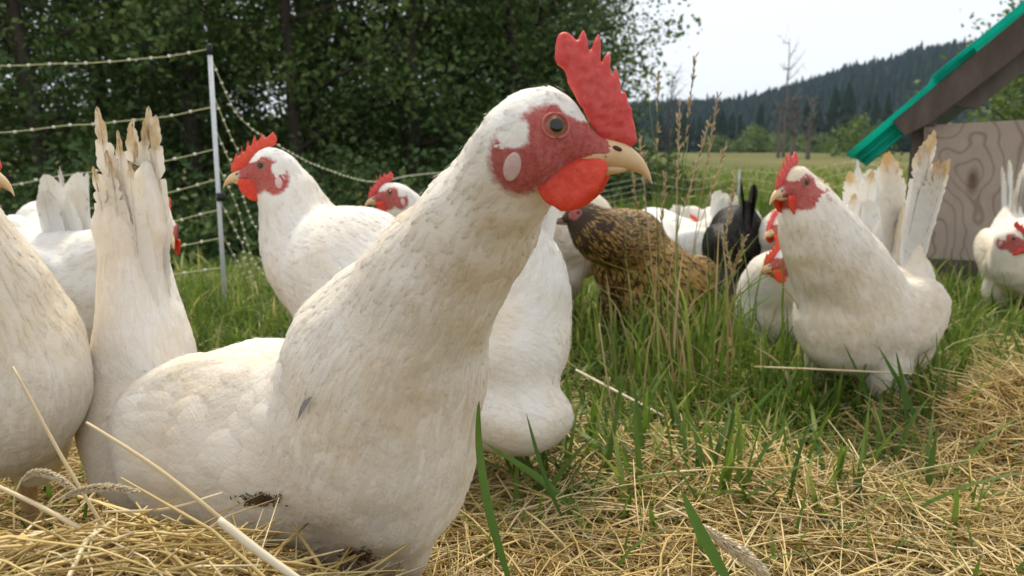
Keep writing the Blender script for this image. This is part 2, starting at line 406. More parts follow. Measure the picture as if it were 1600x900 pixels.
def mesh_of(name, V, Q, m, smooth=True):
    md = MeshData(); md.add(V, quads=Q); return md.mesh(name, m, smooth)
HEAD = {}
for key, outl, bow in (('comb_a', COMB_A, .06), ('comb_b', COMB_B, -.10)):
    V, Q = slab(spline(outl, 4), .0026, .00075, bow, .0012, 5); 
    for mm in ('comb', 'comb_orange'): HEAD[key + mm] = mesh_of('comb', V, Q, M[mm])
V, Q = slab(spline(WATTLE, 4), .0024, .0009, .10, .0016, 9); HEAD['wattle'] = mesh_of('wattle', V, Q, M['wattle'])
def loft(secs, n=14, m=None, name='beak'):
    """closed loft of elliptic sections (x, z, half height, half width)"""
    S = np.array(secs, float); k = 14
    S = crv(S, k); an = np.arange(n) * 2 * math.pi / n
    ce, se = np.cos(an), np.sin(an)
    V = np.zeros((k, n, 3)); V[:, :, 0] = S[:, 0:1]; V[:, :, 1] = S[:, 3:4] * ce; V[:, :, 2] = S[:, 1:2] + S[:, 2:3] * se
    i = np.arange(k * n).reshape(k, n); nx = np.roll(i, -1, 1)
    q = np.stack([i[:-1], i[1:], nx[1:], nx[:-1]], -1).reshape(-1, 4)
    return mesh_of(name, V.reshape(-1, 3), q, m)
def hs(x, y, hh, hw): return ((x - 868) * U, (198 - y) * U, hh * U, hw * U)
UP = [hs(905, 240, 24, 24), hs(930, 240, 24, 22), hs(955, 240, 22.5, 18), hs(980, 245, 19, 14), hs(999, 256, 14, 9.5), hs(1011, 269, 9, 5.5), hs(1017, 282, 3.5, 2.2), hs(1018, 287, .4, .4)]
LOW = [hs(900, 264, 12, 20), hs(930, 264, 9.5, 17), hs(955, 263, 8, 12), hs(975, 262, 5, 7), hs(985, 261, .6, .8)]
HEAD['upper_beak'] = loft(UP, 14, M['beak'], 'upper_beak'); HEAD['lower_beak'] = loft(LOW, 14, M['beak'], 'lower_beak')
HEAD['upper_beak_dark'] = loft(UP, 14, M['beak_dark'], 'upper_beak'); HEAD['lower_beak_dark'] = loft(LOW, 14, M['beak_dark'], 'lower_beak')
def uvball(name, rx, ry, rz, m, seg=20, rings=12, cap=None):
    md = MeshData(); th = np.linspace(0, math.pi, rings + 1); ph = np.arange(seg) * 2 * math.pi / seg
    V = np.stack([np.sin(th)[:, None] * np.cos(ph) * rx, np.broadcast_to(np.cos(th)[:, None], (rings + 1, seg)) * ry, np.sin(th)[:, None] * np.sin(ph) * rz], -1)
    i = np.arange((rings + 1) * seg).reshape(rings + 1, seg); nx = np.roll(i, -1, 1)
    q = np.stack([i[:-1], nx[:-1], nx[1:], i[1:]], -1).reshape(-1, 4)
    return md.add(V, quads=q).mesh(name, m)
HEAD['eyeball'] = uvball('eyeball', 20 * U, 16 * U, 20 * U, M['iris'])
HEAD['face'] = uvball('face', 44 * U, 7 * U, 34 * U, M['dark_face'])
HEAD['pupil'] = uvball('pupil', 10.5 * U, 3 * U, 10.5 * U, M['pupil'])
HEAD['earlobe'] = uvball('earlobe', 13 * U, 4 * U, 23 * U, M['earlobe'])
an = np.linspace(0, 2 * math.pi, 25)[:-1]
ringp = np.stack([20.5 * U * np.cos(an), 0 * an, 19 * U * np.sin(an)], -1)[None]
ringp = np.concatenate([ringp, ringp[:, :2]], 1); ringp = ringp[:, :25 + 1]
v_, q_, t_, c_ = tubes(ringp, np.full(ringp.shape[:2], 1.8 * U), 8)
HEAD['eyelid'] = MeshData().add(v_, q_).mesh('eyelid', M['lid'])
HEAD['nostril'] = uvball('nostril', 8 * U, 2.5 * U, 3.5 * U, M['nostril'], 12, 8)

# ------------------------------------------------------------------ feathers
def big_feather(name, L, W, m, seed, ragged=1.0, curve=.10, pointed=.5):
    """one long tail or wing feather along +z, blade in the xz plane, split and frayed near its tip"""
    r = np.random.default_rng(seed); k = 64; md = MeshData()
    t = np.linspace(0, 1, k) ** .85
    tipw = .07 + .20 * pointed
    prof = np.clip(t / .25, 0, 1) ** .6 * np.clip((1 - t) / tipw, 0, 1) ** .6 * (1 - .25 * t * pointed)
    for s in (-1, 1):
        wd = W * prof * (1 + .015 * np.sin(t * 5 + seed + s))
        if ragged:
            for _ in range(int(10 * ragged)):                          # narrow splits between barbs
                c0 = 1 - .26 * r.random() ** 1.4; wd = wd * (1 - r.uniform(.10, .55) * np.exp(-(np.abs(t - c0) / r.uniform(.004, .011)) ** 1.5))
            wd = wd * (1 - ragged * .30 * r.random(k) * sst(.72, 1, t))
        cols = np.array([0, .35, .7, 1.0])
        X = s * wd[:, None] * cols; Z = (t * L)[:, None] - (np.abs(X) * .0)
        Z = Z + np.abs(X) * .45                                       # barbs run up and out
        Y = curve * L * (t[:, None] ** 2) - 5.0 * X ** 2 + r.normal(0, .0005, X.shape) * ragged
        V = np.stack([X, np.broadcast_to(Y, X.shape), Z], -1)
        i = np.arange(k * 4).reshape(k, 4)
        q = np.stack([i[:-1, :-1], i[:-1, 1:], i[1:, 1:], i[1:, :-1]], -1).reshape(-1, 4)
        if s > 0: q = q[:, ::-1]
        tint = np.stack([np.full(X.shape, r.random()), np.broadcast_to(t[:, None], X.shape), np.broadcast_to(cols, X.shape), np.ones(X.shape)], -1)
        md.add(V, q, col=tint.reshape(-1, 4))
    P = np.stack([0 * t, curve * L * t ** 2 + .0004, t * L * .985], -1)[None]
    v, q, tr, c = tubes(P, np.linspace(.0011, .0002, k)[None], 5, col=np.array([[.2, 0, 0, 1.]]))
    md.add(v, q, tr, col=c)
    return md.mesh(name, m)
TAILF = {}
def tail_meshes(key):
    if key not in TAILF:
        m, rag = {'stained': (M['tail_stained'], .55), 'clean': (M['tail_clean'], .25), 'tipped': (M['tail_tipped'], .7), 'dark': (M['dark_tail'], .2)}[key]
        TAILF[key] = [big_feather('tail_feather', .165 + .012 * math.sin(i * 2.1), .0235, m, 40 + i, rag, .015 + .015 * (i % 3), (1.25 if key == 'stained' else .45) + .18 * (i % 4)) for i in range(5)]
    return TAILF[key]

def frame_from(fwd, up=(0, 0, 1)):
    f = nrm(np.asarray(fwd, float)); y = nrm(np.cross(up, f)); z = np.cross(f, y)
    return np.stack([f, y, z], 1)                                     # columns: forward, left, up

def hen(name, label, foot, heading, head=None, head_dir=None, head_roll=0, scale=1.0, res=.0045, nf=3000, ns=5000, mat_key='white', comb='comb_a', comb_mat='comb',
        tail='clean', tail_el=68, tail_n=10, tail_len=1.0, tail_spread=16, tail_fan=24, tail_at=None, extra=None, neck=True, neck_bend=None, neck_r=(.066, .046, .023), head_scale=1.0, legs=True, group='white hens on the straw and grass',
        body_roll=0, prims_override=None, feather_scale=1.0, dark=False, has_head=True, seed=1, wing_feathers=True, fluffy=1.0, tail_yaw=0, body_pitch=0, wing_dz=0.0, wing_scale=1.0, tail_gap=None, tail_wide=1.0, tail_v=2.0):
    r = np.random.default_rng(seed)
    root = empty(name, (foot[0], foot[1], foot[2])); tag(root, label, 'hen', group)
    foot = np.asarray(foot, float)
    B = frame_from((math.cos(R_(heading)), math.sin(R_(heading)), 0))
    if body_pitch:
        cp, sp = math.cos(R_(body_pitch)), math.sin(R_(body_pitch))
        B = B @ np.array([[cp, 0, -sp], [0, 1, 0], [sp, 0, cp]])
    L = lambda x, y, z: B @ (np.array([x, y, z - .2]) * scale) + np.array([0, 0, .2 * scale])
    D = lambda x, y, z: nrm(B @ np.array([x, y, z], float))
    s = scale
    # primitives: ('e', centre, radii, frame, blend, flow, feather len, width) / ('c', a, b, ra, rb, blend, flow, len, width)
    pr = [('e', L(-.02, 0, .205), np.array([.125, .078, .084]) * s, B, .03, D(-1, 0, -.12), .030, .0085),
          ('e', L(.058, 0, .207), np.array([.082, .070, .088]) * s, B, .03, D(-.6, 0, -.8), .022, .0075),
          ('e', L(-.10, 0, .225), np.array([.075, .055, .060]) * s, B, .03, D(-1, 0, .25), .034, .0080),
          ('e', L(-.095, 0, .165), np.array([.072, .064, .062]) * s, B, .025, D(-1, 0, -.35), .022, .0100),
          ('e', L(-.135, 0, .262), np.array([.040, .036, .052]) * s, B, .03, D(-.55, 0, 1), .036, .0085)]
    te = R_(tail_el); tdir = nrm(B @ np.array([-math.cos(te), 0, math.sin(te)])); tb0 = L(-.135, 0, .262) if tail_at is None else np.asarray(tail_at, float) - foot
    pr.append(('c', tb0 - tdir * .03 * s, tb0 + tdir * .080 * s * tail_len, (.037) * s, .012 * s, .02, tdir, .045, .0120))
    for sy in (-1, 1):
        pr.append(('e', L(.0, sy * .045, .130), np.array([.042, .032, .055]) * s, B, .025, D(-.3, 0, -1), .018, .0080))
        pr.append(('e', L(-.035, sy * .062, .215), np.array([.100, .026, .056]) * s, B @ np.array([[math.cos(.16), 0, math.sin(.16)], [0, 1, 0], [-math.sin(.16), 0, math.cos(.16)]]), .012, D(-1, 0, -.22), .038, .0110))
    if prims_override: pr = prims_override(L, D, B, s)
    # head
    Hm = None
    if has_head:
        hp = (np.asarray(head, float) - foot) if head is not None else L(.135, 0, .385)
        hd = nrm(np.asarray(head_dir, float)) if head_dir is not None else D(1, 0, 0)
        up = np.array([0, 0, 1.]); Hf = frame_from(hd, up)
        if head_roll:
            c, q = math.cos(R_(head_roll)), math.sin(R_(head_roll)); Hf = Hf @ np.array([[1, 0, 0], [0, c, -q], [0, q, c]])
        hsn = head_scale * s
        Hp = lambda x, y, z=0: hp + Hf @ (np.array([(x - 868) * U, z * U, (198 - y) * U]) * hsn)
        u = U * hsn
        flow_h = -Hf[:, 0] * .9 - Hf[:, 2] * .3
        pr += [('e', Hp(850, 204), np.array([70, 44, 66]) * u, Hf, .008, flow_h, .009, .0028),
               ('c', Hp(868, 216), Hp(944, 237), 46 * u, 23 * u, .008, flow_h, .006, .002),
               ('e', Hp(835, 245), np.array([52, 42, 50]) * u, Hf, .010, flow_h, .010, .0028)]
        n0 = Hp(808, 232); nb = L(.065, 0, .245)
        if neck_bend is None: mid = (n0 + nb) / 2 + B[:, 0] * .006 * s
        else: mid = np.asarray(neck_bend, float) - foot
        pts = crv(np.array([n0, mid, nb]), 7); rr = crv(np.array([[neck_r[2] * s], [neck_r[1] * s], [neck_r[0] * s]]), 7)[:, 0]
        for i in range(6 if neck else 1):
            fl = nrm(pts[i + 1] - pts[i]); pr.append(('c', pts[i], pts[i + 1], rr[i], rr[i + 1], .016, fl, .012 + .022 * (i / 5), .0026 + .0022 * (i / 5)))
        Hm = Matrix.Translation(Vector(hp)) @ Matrix(Hf.tolist()).to_4x4() @ Matrix.Scale(hsn, 4)
    if extra: pr += extra(L, D, B, s, foot)
    lo = np.min([(p[1] - np.max(p[2])) if p[0] == 'e' else np.minimum(p[1] - p[3], p[2] - p[4]) for p in pr], 0) - .015
    hi = np.max([(p[1] + np.max(p[2])) if p[0] == 'e' else np.maximum(p[1] + p[3], p[2] + p[4]) for p in pr], 0) + .015
    h = res
    xs, ys, zs = [np.arange(lo[i], hi[i], h) for i in range(3)]
    GP = np.stack(np.meshgrid(xs, ys, zs, indexing='ij'), -1).astype(np.float32)
    def sdf(p, P):
        if p[0] == 'e':
            q = (P - p[1]) @ p[3]; rd = np.asarray(p[2]); k0 = np.linalg.norm(q / rd, axis=-1); k1 = np.linalg.norm(q / rd ** 2, axis=-1); return k0 * (k0 - 1) / np.maximum(k1, 1e-6)
        a, b = p[1], p[2]; ba = b - a; pa = P - a; hh = np.clip((pa @ ba) / (ba @ ba), 0, 1)
        return np.linalg.norm(pa - hh[..., None] * ba, axis=-1) - (p[3] + (p[4] - p[3]) * hh)
    F = None
    for p in pr:
        d = sdf(p, GP); k = p[4] if p[0] == 'e' else p[5]
        F = d if F is None else smin(F, d, k)
    F = F - .0022 * (vnoise(GP / .030, seed) - .5) * 2 * fluffy - .0012 * (vnoise(GP / .011, seed + 1) - .5) * fluffy
    G = Grid(F, lo, h)
    V, Q = surf_net(F, lo, h)
    V = G.project(V, 0, 1)
    def face_mask(P):
        if not has_head: return np.zeros(len(P))
        q = (P - hp) @ Hf / (U * hsn); lat = np.abs(q[:, 1]); X = 868 + q[:, 0]; Y = 198 - q[:, 2]
        e = lambda cx, cy, rx, ry: 1 - np.hypot((X - cx) / rx, (Y - cy) / ry)
        m = np.maximum.reduce([e(880, 222, 82, 60), e(818, 248, 50, 54), e(905, 262, 60, 45)])
        m = np.where((Y < 180 + (X - 868) * .35 - 14) & (X > 800), m - .5, m)
        m = m - .7 * np.clip(e(914, 172, 42, 22) * 2.5, 0, 1); m = np.where((Y < 150) | (lat > 105), -1, m); m = m - .9 * np.clip(e(808, 212, 27, 26) * 2.5, 0, 1)
        return np.clip(.5 + m * 2.2, 0, 1)
    fm = face_mask(V)
    md = MeshData(); cc = np.zeros((len(V), 4)); cc[:, 2] = fm if not dark else 0; cc[:, 3] = 1; cc[:, 0] = .35
    if dark: cc[:, 2] = .2
    md.add(V, Q, col=cc)
    body = link('body', md.mesh('body', M[mat_key]), root)
    # ---- plumage: vane feathers lying along the body, with fine barbs over them
    tri = np.concatenate([Q[:, [0, 1, 2]], Q[:, [0, 2, 3]]]); A = np.linalg.norm(np.cross(V[tri[:, 1]] - V[tri[:, 0]], V[tri[:, 2]] - V[tri[:, 0]]), axis=1)
    def sample(n):
        i = r.choice(len(tri), n, p=A / A.sum()); a, b = r.random(n), r.random(n); f = a + b > 1; a[f] = 1 - a[f]; b[f] = 1 - b[f]
        T = V[tri[i]]; return T[:, 0] + a[:, None] * (T[:, 1] - T[:, 0]) + b[:, None] * (T[:, 2] - T[:, 0])
    def flows(P):
        ds = np.stack([sdf(p, P) for p in pr], -1); wt = np.exp(-(ds - ds.min(-1, keepdims=True)) / (.010))
        wt /= wt.sum(-1, keepdims=True)
        fl = wt @ np.array([p[5] if p[0] == 'e' else p[6] for p in pr]); ln = wt @ np.array([p[6] if p[0] == 'e' else p[7] for p in pr]); wd = wt @ np.array([p[7] if p[0] == 'e' else p[8] for p in pr])
        N = G.grad(P); fl = nrm(fl - (fl * N).sum(-1, keepdims=True) * N); return fl, ln, wd, N
    md = MeshData()
    P = sample(nf); P = P[face_mask(P) < .35]; n = len(P)
    fl, ln, wd, N = flows(P)
    ln = ln * r.uniform(.75, 1.2, n) * feather_scale * s; wd = wd * r.uniform(.8, 1.2, n) * feather_scale * s
    fl = nrm(fl + np.cross(N, fl) * r.normal(0, .10, n)[:, None]); S = np.cross(N, fl)
    tt = np.array([0, .3, .62, .86, 1.0]); pw = np.array([.55, 1, .95, .62, .12]); cs = np.array([-1, 0, 1.])
    X = P[:, None, None, :] + fl[:, None, None, :] * (ln[:, None, None] * (tt[None, :, None] - .3))[..., None] + S[:, None, None, :] * (wd[:, None, None] * pw[None, :, None] * cs[None, None, :])[..., None]
    lift = r.uniform(.4, 1.2, n)
    off = (-.0008 + (lift[:, None, None] * .0010) * tt[None, :, None] ** 1.3 + .0006 * (1 - np.abs(cs))[None, None, :]) * (1 if s > .5 else s)
    off = np.broadcast_to(off, X.shape[:3]).reshape(-1); Xf = G.project(X.reshape(-1, 3), off, 2)
    okc = (np.abs(G.samp(F, Xf) - off) < .0012).reshape(n, 15).all(1)
    i = np.arange(n * 15).reshape(n, 5, 3)[okc]
    q = np.stack([i[:, :-1, :-1], i[:, 1:, :-1], i[:, 1:, 1:], i[:, :-1, 1:]], -1).reshape(-1, 4)
    NB = G.grad(Xf)
    Sx = np.broadcast_to(S[:, None, None, :] * (cs * .15)[None, None, :, None], X.shape).reshape(-1, 3); Fx = np.broadcast_to(fl[:, None, None, :] * (tt * .10)[None, :, None, None], X.shape).reshape(-1, 3)
    tint = np.zeros((n, 5, 3, 4)); tint[..., 0] = (r.random(n) ** 1.6)[:, None, None]; tint[..., 1] = tt[None, :, None]; tint[..., 3] = .5 + .5 * cs[None, None, :]
    if dark: tint[..., 2] = np.maximum(np.abs(cs)[None, None, :], (tt ** 2)[None, :, None] * .55) * .9
    if dark: tint[..., 2] = 1 - tint[..., 2] if mat_key == 'brown' else tint[..., 2]
    md.add(Xf, q, normals=nrm(NB + Sx + Fx), col=tint.reshape(-1, 4))
    P = sample(ns); fmk = face_mask(P); keep = (fmk < .55) | (r.random(ns) < .03); P = P[keep]; fmk = fmk[keep]; n = len(P)
    fl, ln, wd, N = flows(P); S = np.cross(N, fl)
    fl = nrm(fl + S * r.normal(0, .22, n)[:, None]); ln = np.clip(ln * .45, .003, .013) * r.uniform(.6, 1.3, n) * s * np.where(fmk > .4, .5, 1)
    tt = np.array([0, .5, 1.0]); X = P[:, None, :] + fl[:, None, :] * (ln[:, None] * tt)[..., None]
    off = (.0010 + .0016 * r.random(n)[:, None] * tt ** 1.5).reshape(-1); Xc = G.project(X.reshape(-1, 3), off, 2).reshape(n, 3, 3)
    hw = np.array([.00028, .00022, .00003]) * max(s, .6) * (res / .0035)
    Vv = np.stack([Xc + S[:, None, :] * hw[None, :, None], Xc - S[:, None, :] * hw[None, :, None]], 2)
    i = np.arange(n * 6).reshape(n, 3, 2); q = np.stack([i[:, :-1, 0], i[:, :-1, 1], i[:, 1:, 1], i[:, 1:, 0]], -1).reshape(-1, 4)
    NB = np.repeat(G.grad(Xc.reshape(-1, 3)), 2, 0)
    tint = np.zeros((n, 6, 4)); tint[..., 0] = (r.random(n) * .8)[:, None]; tint[..., 3] = 1
    if dark: tint[..., 2] = r.random(n)[:, None]
    md.add(Vv.reshape(-1, 3), q, normals=NB, col=tint.reshape(-1, 4))
    tag(link('plumage', md.mesh('plumage', M[mat_key], True, True), root), kind='stuff')
    # ---- wings: overlapping coverts and long folded quills, one mesh a side
    if wing_feathers:
        for sy in (-1, 1):
            md = MeshData()
            rows = [(.045, .250, .5, .030, .010, 6), (.015, .240, .5, .036, .011, 7), (-.015, .230, .5, .040, .012, 7), (-.045, .225, .35, .050, .012, 7), (-.07, .222, .3, .060, .011, 6)]
            for (x0, z0, sp, fl_, fw_, cnt) in rows:
                for j in range(cnt):
                    zz = z0 + wing_dz - .018 + .085 * (.5 - j / (cnt - 1)); base = L(x0 + .008 * r.normal(), sy * .13, zz)
                    for _ in range(8):
                        dd = G.samp(F, base[None])[0]; base = base - np.clip(dd, -.03, .03) * G.grad(base[None])[0]
                    fdir = D(-1, 0, -.10 + .25 * (.5 - j / (cnt - 1)))
                    Nn = G.grad(base[None])[0]; fdir = nrm(fdir - (fdir @ Nn) * Nn); Sd = np.cross(Nn, fdir)
                    t5 = np.linspace(0, 1, 8); pw5 = np.array([.5, .85, 1, 1, .97, .85, .6, .15]); c5 = np.array([-1, -.5, 0, .5, 1])
                    ll, ww = fl_ * s * r.uniform(.9, 1.15) * wing_scale, fw_ * s * wing_scale
                    X = base + fdir * (ll * t5)[:, None, None] + Sd * (ww * pw5[:, None] * c5[None, :])[..., None]
                    offw = ((-.0022 + .0042 * t5[:, None] ** .7) + .0006 * (1 - c5[None, :] ** 2)).reshape(-1)
                    Xf = G.project(X.reshape(-1, 3), offw, 3)
                    if np.abs(G.samp(F, Xf) - offw).max() > .0016: continue
                    i = np.arange(40).reshape(8, 5); q = np.stack([i[:-1, :-1], i[1:, :-1], i[1:, 1:], i[:-1, 1:]], -1).reshape(-1, 4)
                    NB = nrm(G.grad(Xf) + (Sd * (c5 * .13)[None, :, None] + fdir * (t5 * .06)[:, None, None]).reshape(-1, 3))
                    tn = np.zeros((40, 4)); tn[:, 0] = r.random(); tn[:, 3] = .5 + .5 * np.tile(c5, 8); tn[:, 1] = np.repeat(t5, 5)
                    if dark: tn[:, 2] = (1 - np.abs(np.tile(c5, 8)) * .8) if mat_key == 'brown' else np.abs(np.tile(c5, 8))
                    md.add(Xf, q, normals=NB, col=tn)
            link('wing', md.mesh('wing', M[mat_key], True, True), root)
    # ---- tail: two leaning rows of long quills
    tb = L(-.135, 0, .262) if tail_at is None else np.asarray(tail_at, float) - foot
    tm = tail_meshes(tail)
    for j in range(tail_n):
        side = -1 if j % 2 else 1; k = (j // 2) / max(1, tail_n // 2 - 1)
        el = R_(tail_el + tail_fan * (.5 - k) + r.normal(0, 2)); yw = R_(side * (tail_v + tail_spread * (.25 + .75 * k)) + tail_yaw)
        bk = np.array([-math.cos(el), 0, math.sin(el)])                   # in the plane of the body
        dirn = nrm(B @ np.array([bk[0], math.sin(yw) * 1.0, bk[2]]))
        out = nrm(B @ np.array([0, side, .25])); zf = dirn
        yf = nrm(out - (out @ zf) * zf); xf = np.cross(yf, zf)
        # curve bends towards the rear
        ll = tail_len * s * (1.0 - .16 * abs(k - .35) + r.normal(0, .03))
        base = tb + B @ np.array([.012 * (.5 - k), side * ((.006 + .008 * k) if tail_gap is None else tail_gap), -.02]) * s
        Mx = Matrix(np.stack([xf, yf, zf], 1).tolist()).to_4x4() @ Matrix.Diagonal((ll * tail_wide, ll, ll, 1)); Mx.translation = Vector(base)
        link('tail_feather', tm[int(r.integers(5))], root, Mx)
    # ---- head parts
    if has_head:
        hk = '_dark' if dark else ''
        def side_y(x, y, sy):
            zz = np.arange(150, 5, -.5); pp = np.stack([Hp(x, y, sy * z_) for z_ in zz]); ins = np.where(G.samp(F, pp) < 0)[0]
            return float(zz[ins[0]]) if len(ins) else 40.0
        def hpart(nm, me, x, y, z=0, rot=None, sc=(1, 1, 1), par=root):
            Mm = Hm @ Matrix.Translation(((x - 868) * U, z * U, (198 - y) * U))
            if rot: Mm = Mm @ Matrix.Rotation(R_(rot[0]), 4, 'X') @ Matrix.Rotation(R_(rot[1]), 4, 'Y') @ Matrix.Rotation(R_(rot[2]), 4, 'Z')
            Mm = Mm @ Matrix.Diagonal((*sc, 1))
            return link(nm, me, par, Mm)
        def seat(x, y, sy, out):
            yy = side_y(x, y, sy); pp = Hp(x, y, sy * yy); nn = G.grad(pp[None])[0] @ Hf; nn = nrm(nn * np.array([.8, 1, .8])); q_ = Vector((0, sy, 0)).rotation_difference(Vector(nn.tolist()))
            return Matrix.Translation(((x - 868) * U, sy * (yy + out) * U, (198 - y) * U)) @ q_.to_matrix().to_4x4()
        if comb:
            hpart('comb', HEAD[comb + comb_mat], 868, 198, 0)
        ub = hpart('upper_beak', HEAD['upper_beak' + hk], 868, 198); hpart('lower_beak', HEAD['lower_beak' + hk], 868, 198)
        for sy in (-1, 1):
            if comb and not dark: hpart('wattle', HEAD['wattle'], 868 + (10 if sy > 0 else -2), 198 + 2 * sy, sy * 15, (sy * 9, 0, sy * 8))
            es = seat(868, 198, sy, 0); eye = link('eye', HEAD['eyeball'], root, Hm @ es @ Matrix.Translation((0, -sy * 11.5 * U, 0)))
            pp = link('pupil', HEAD['pupil'], eye, Matrix.Translation((.5 * U, sy * 14.6 * U, 0)))
            link('eyelid', HEAD['eyelid'], root, Hm @ es @ Matrix.Translation((0, sy * 1.0 * U, 0)))
            if dark: link('face', HEAD['face'], root, Hm @ seat(884, 212, sy, -3))
            if not dark:
                link('earlobe', HEAD['earlobe'], root, Hm @ seat(804, 258, sy, -.6) @ Matrix.Rotation(R_(14), 4, 'Y'))
            nn = link('nostril', HEAD['nostril'], ub, Matrix.Translation(((962 - 868) * U, sy * 16 * U, (198 - 231) * U)) @ Matrix.Rotation(R_(22), 4, 'Y'))
    # ---- legs
    if legs:
        for sy in (-1, 1):
            hip = L(.0, sy * .04, .095); ft = np.array([hip[0], hip[1], float(gz(foot[0] + hip[0], foot[1] + hip[1])) - foot[2] + .004]) + B[:, 0] * .012 * s
            kn = (hip + ft) / 2 - B[:, 0] * .012 * s; md = MeshData()
            v, q, tr, c = tubes(crv(np.array([hip + B[:, 2] * .03 * s, hip, kn, ft]), 9)[None], np.linspace(.011, .006, 9)[None] * s, 8); md.add(v, q, tr)
            for ang, l in ((0, .055), (38, .045), (-38, .045), (180, .022)):
                dv = D(math.cos(R_(ang)), math.sin(R_(ang)), 0); pts = np.array([ft, ft + dv * l * .5 * s + [0, 0, .004], ft + dv * l * s + [0, 0, -.002]])
                v, q, tr, c = tubes(crv(pts, 6)[None], np.linspace(.0052, .0018, 6)[None] * s, 6); md.add(v, q, tr)
            link('leg', md.mesh('leg', M['shank']), root)
    return root, G, foot
# ------------------------------------------------------------------ the ground, the field, the hill
def ground_mesh():
    rr = np.concatenate([np.linspace(.05, 3, 70), 3 * (1.06 ** np.arange(1, 62)), [150, 220, 350, 600, 1000, 1700, 2600]])
    th = np.linspace(R_(-75), R_(75), 151); th = np.concatenate([th, np.linspace(R_(80), R_(280), 30)])
    Rr, Th = np.meshgrid(rr, th, indexing='ij'); X = Rr * np.sin(Th); Y = Rr * np.cos(Th)
    Z = gz(X, np.maximum(Y, .3)) - .01; i = np.arange(X.size).reshape(X.shape); j = np.roll(i, -1, 1)
    q = np.stack([i[:-1], i[1:], j[1:], j[:-1]], -1).reshape(-1, 4)
    return np.stack([X, Y, Z], -1).reshape(-1, 3), q[:, ::-1]
m, t, b = mat('pasture_soil', .95, .1)
tcn = nod(t, 'ShaderNodeTexCoord'); sp = nod(t, 'ShaderNodeSeparateXYZ'); t.links.new(tcn.outputs['Object'], sp.inputs[0])
near = mixc(t, ramp(t, noise(t, 7, 6, .7), [(.35, (0, 0, 0)), (.65, (1, 1, 1))]), (.10, .085, .035), (.20, .145, .065))
grassy = mixc(t, ramp(t, noise(t, .8, 6, .7), [(.35, (0, 0, 0)), (.65, (1, 1, 1))]), (.085, .125, .028), (.20, .19, .07))
fieldc = mixc(t, ramp(t, noise(t, .12, 6, .7, stretch=(1, .3, 1)), [(.35, (0, 0, 0)), (.65, (1, 1, 1))]), (.085, .10, .028), (.165, .145, .055))
c = mixc(t, ramp(t, mth(t, 'MULTIPLY', sp.outputs[1], .25), [(.30, (0, 0, 0)), (.6, (1, 1, 1))]), near, grassy)
c = mixc(t, ramp(t, mth(t, 'MULTIPLY', sp.outputs[1], .025), [(.30, (0, 0, 0)), (.75, (1, 1, 1))]), c, fieldc)
setc(t, b, c); bump(t, b, noise(t, 60, 6, .7), .8, .01); M['soil'] = m
V, q = ground_mesh(); tag(link('ground', MeshData().add(V, q).mesh('ground', M['soil'])), kind='structure')

def hill_z(x, y):
    """long ridge a kilometre off, rising to the right"""
    px = 800 + FPX * x / np.maximum(y, 1)
    top = np.interp(px, [200, 700, 950, 1049, 1130, 1169, 1225, 1262, 1319, 1375, 1412, 1487, 1650, 1900, 2400], [195, 188, 184, 180, 177, 172, 157, 148, 130, 119, 106, 98, 92, 98, 140])
    ridge = (240 - top) / FPX * 950
    return ridge * np.clip(1 - ((y - 950) / 420) ** 2, 0, 1) ** .8 + 2
xs = np.linspace(-500, 1500, 120); ys = np.concatenate([[480, 528], np.linspace(533, 1365, 40), [1400]]); X, Y = np.meshgrid(xs, ys, indexing='ij')
Z = hill_z(X, Y) + 5 * np.sin(X / 41) * np.sin(Y / 57) * np.clip((hill_z(X, Y) - 2) / 40, 0, 1) - 2.5
i = np.arange(X.size).reshape(X.shape); q = np.stack([i[:-1, :-1], i[1:, :-1], i[1:, 1:], i[:-1, 1:]], -1).reshape(-1, 4)
hillm = flat('forest_floor', (.022, .034, .022), .95, .05, (.035, .048, .028), .02)
tag(link('hill', MeshData().add(np.stack([X, Y, Z], -1), q).mesh('hill', hillm)), kind='structure')

def conifer_geo(r, sides=6, tiers=5):
    v, f = [], []
    for k in range(tiers):
        z0 = .08 + .86 * k / tiers; z1 = min(1.0, z0 + .36); rad = .20 * (1 - k / tiers) ** .85 + .015
        o = len(v); a0 = r.random() * 6
        for s_ in range(sides):
            a = a0 + s_ * 2 * math.pi / sides; rr_ = rad * r.uniform(.6, 1.25); v.append((rr_ * math.cos(a), rr_ * math.sin(a), z0 + r.uniform(-.05, .03)))
        v.append((r.normal(0, .01), r.normal(0, .01), z1))
        for s_ in range(sides): f.append((o + s_, o + (s_ + 1) % sides, o + sides))
    return np.array(v), np.array(f)
r = np.random.default_rng(3); md = MeshData(); protos = [conifer_geo(r) for _ in range(8)]
n = 0
while n < 6500:
    y = 560 + 420 * r.random() ** .8; px = r.uniform(880, 1750); x = (px - 800) / FPX * y; hz = float(hill_z(np.array(x), np.array(y)))
    hgt = r.uniform(6, 14) * (1.3 if r.random() < .08 else 1); v, f = protos[n % 8]
    md.add(v * [hgt * 1.05, hgt * 1.05, hgt] + [x, y, hz - 3], tris=f, col=(min(1, max(0, r.normal(.45, .42))), 0, 0, 1)); n += 1
tag(link('conifer_woods', md.mesh('conifer_woods', M['conifer'], False)), 'dark conifer woods covering the far hillside under the pale sky', 'woods', kind='stuff')

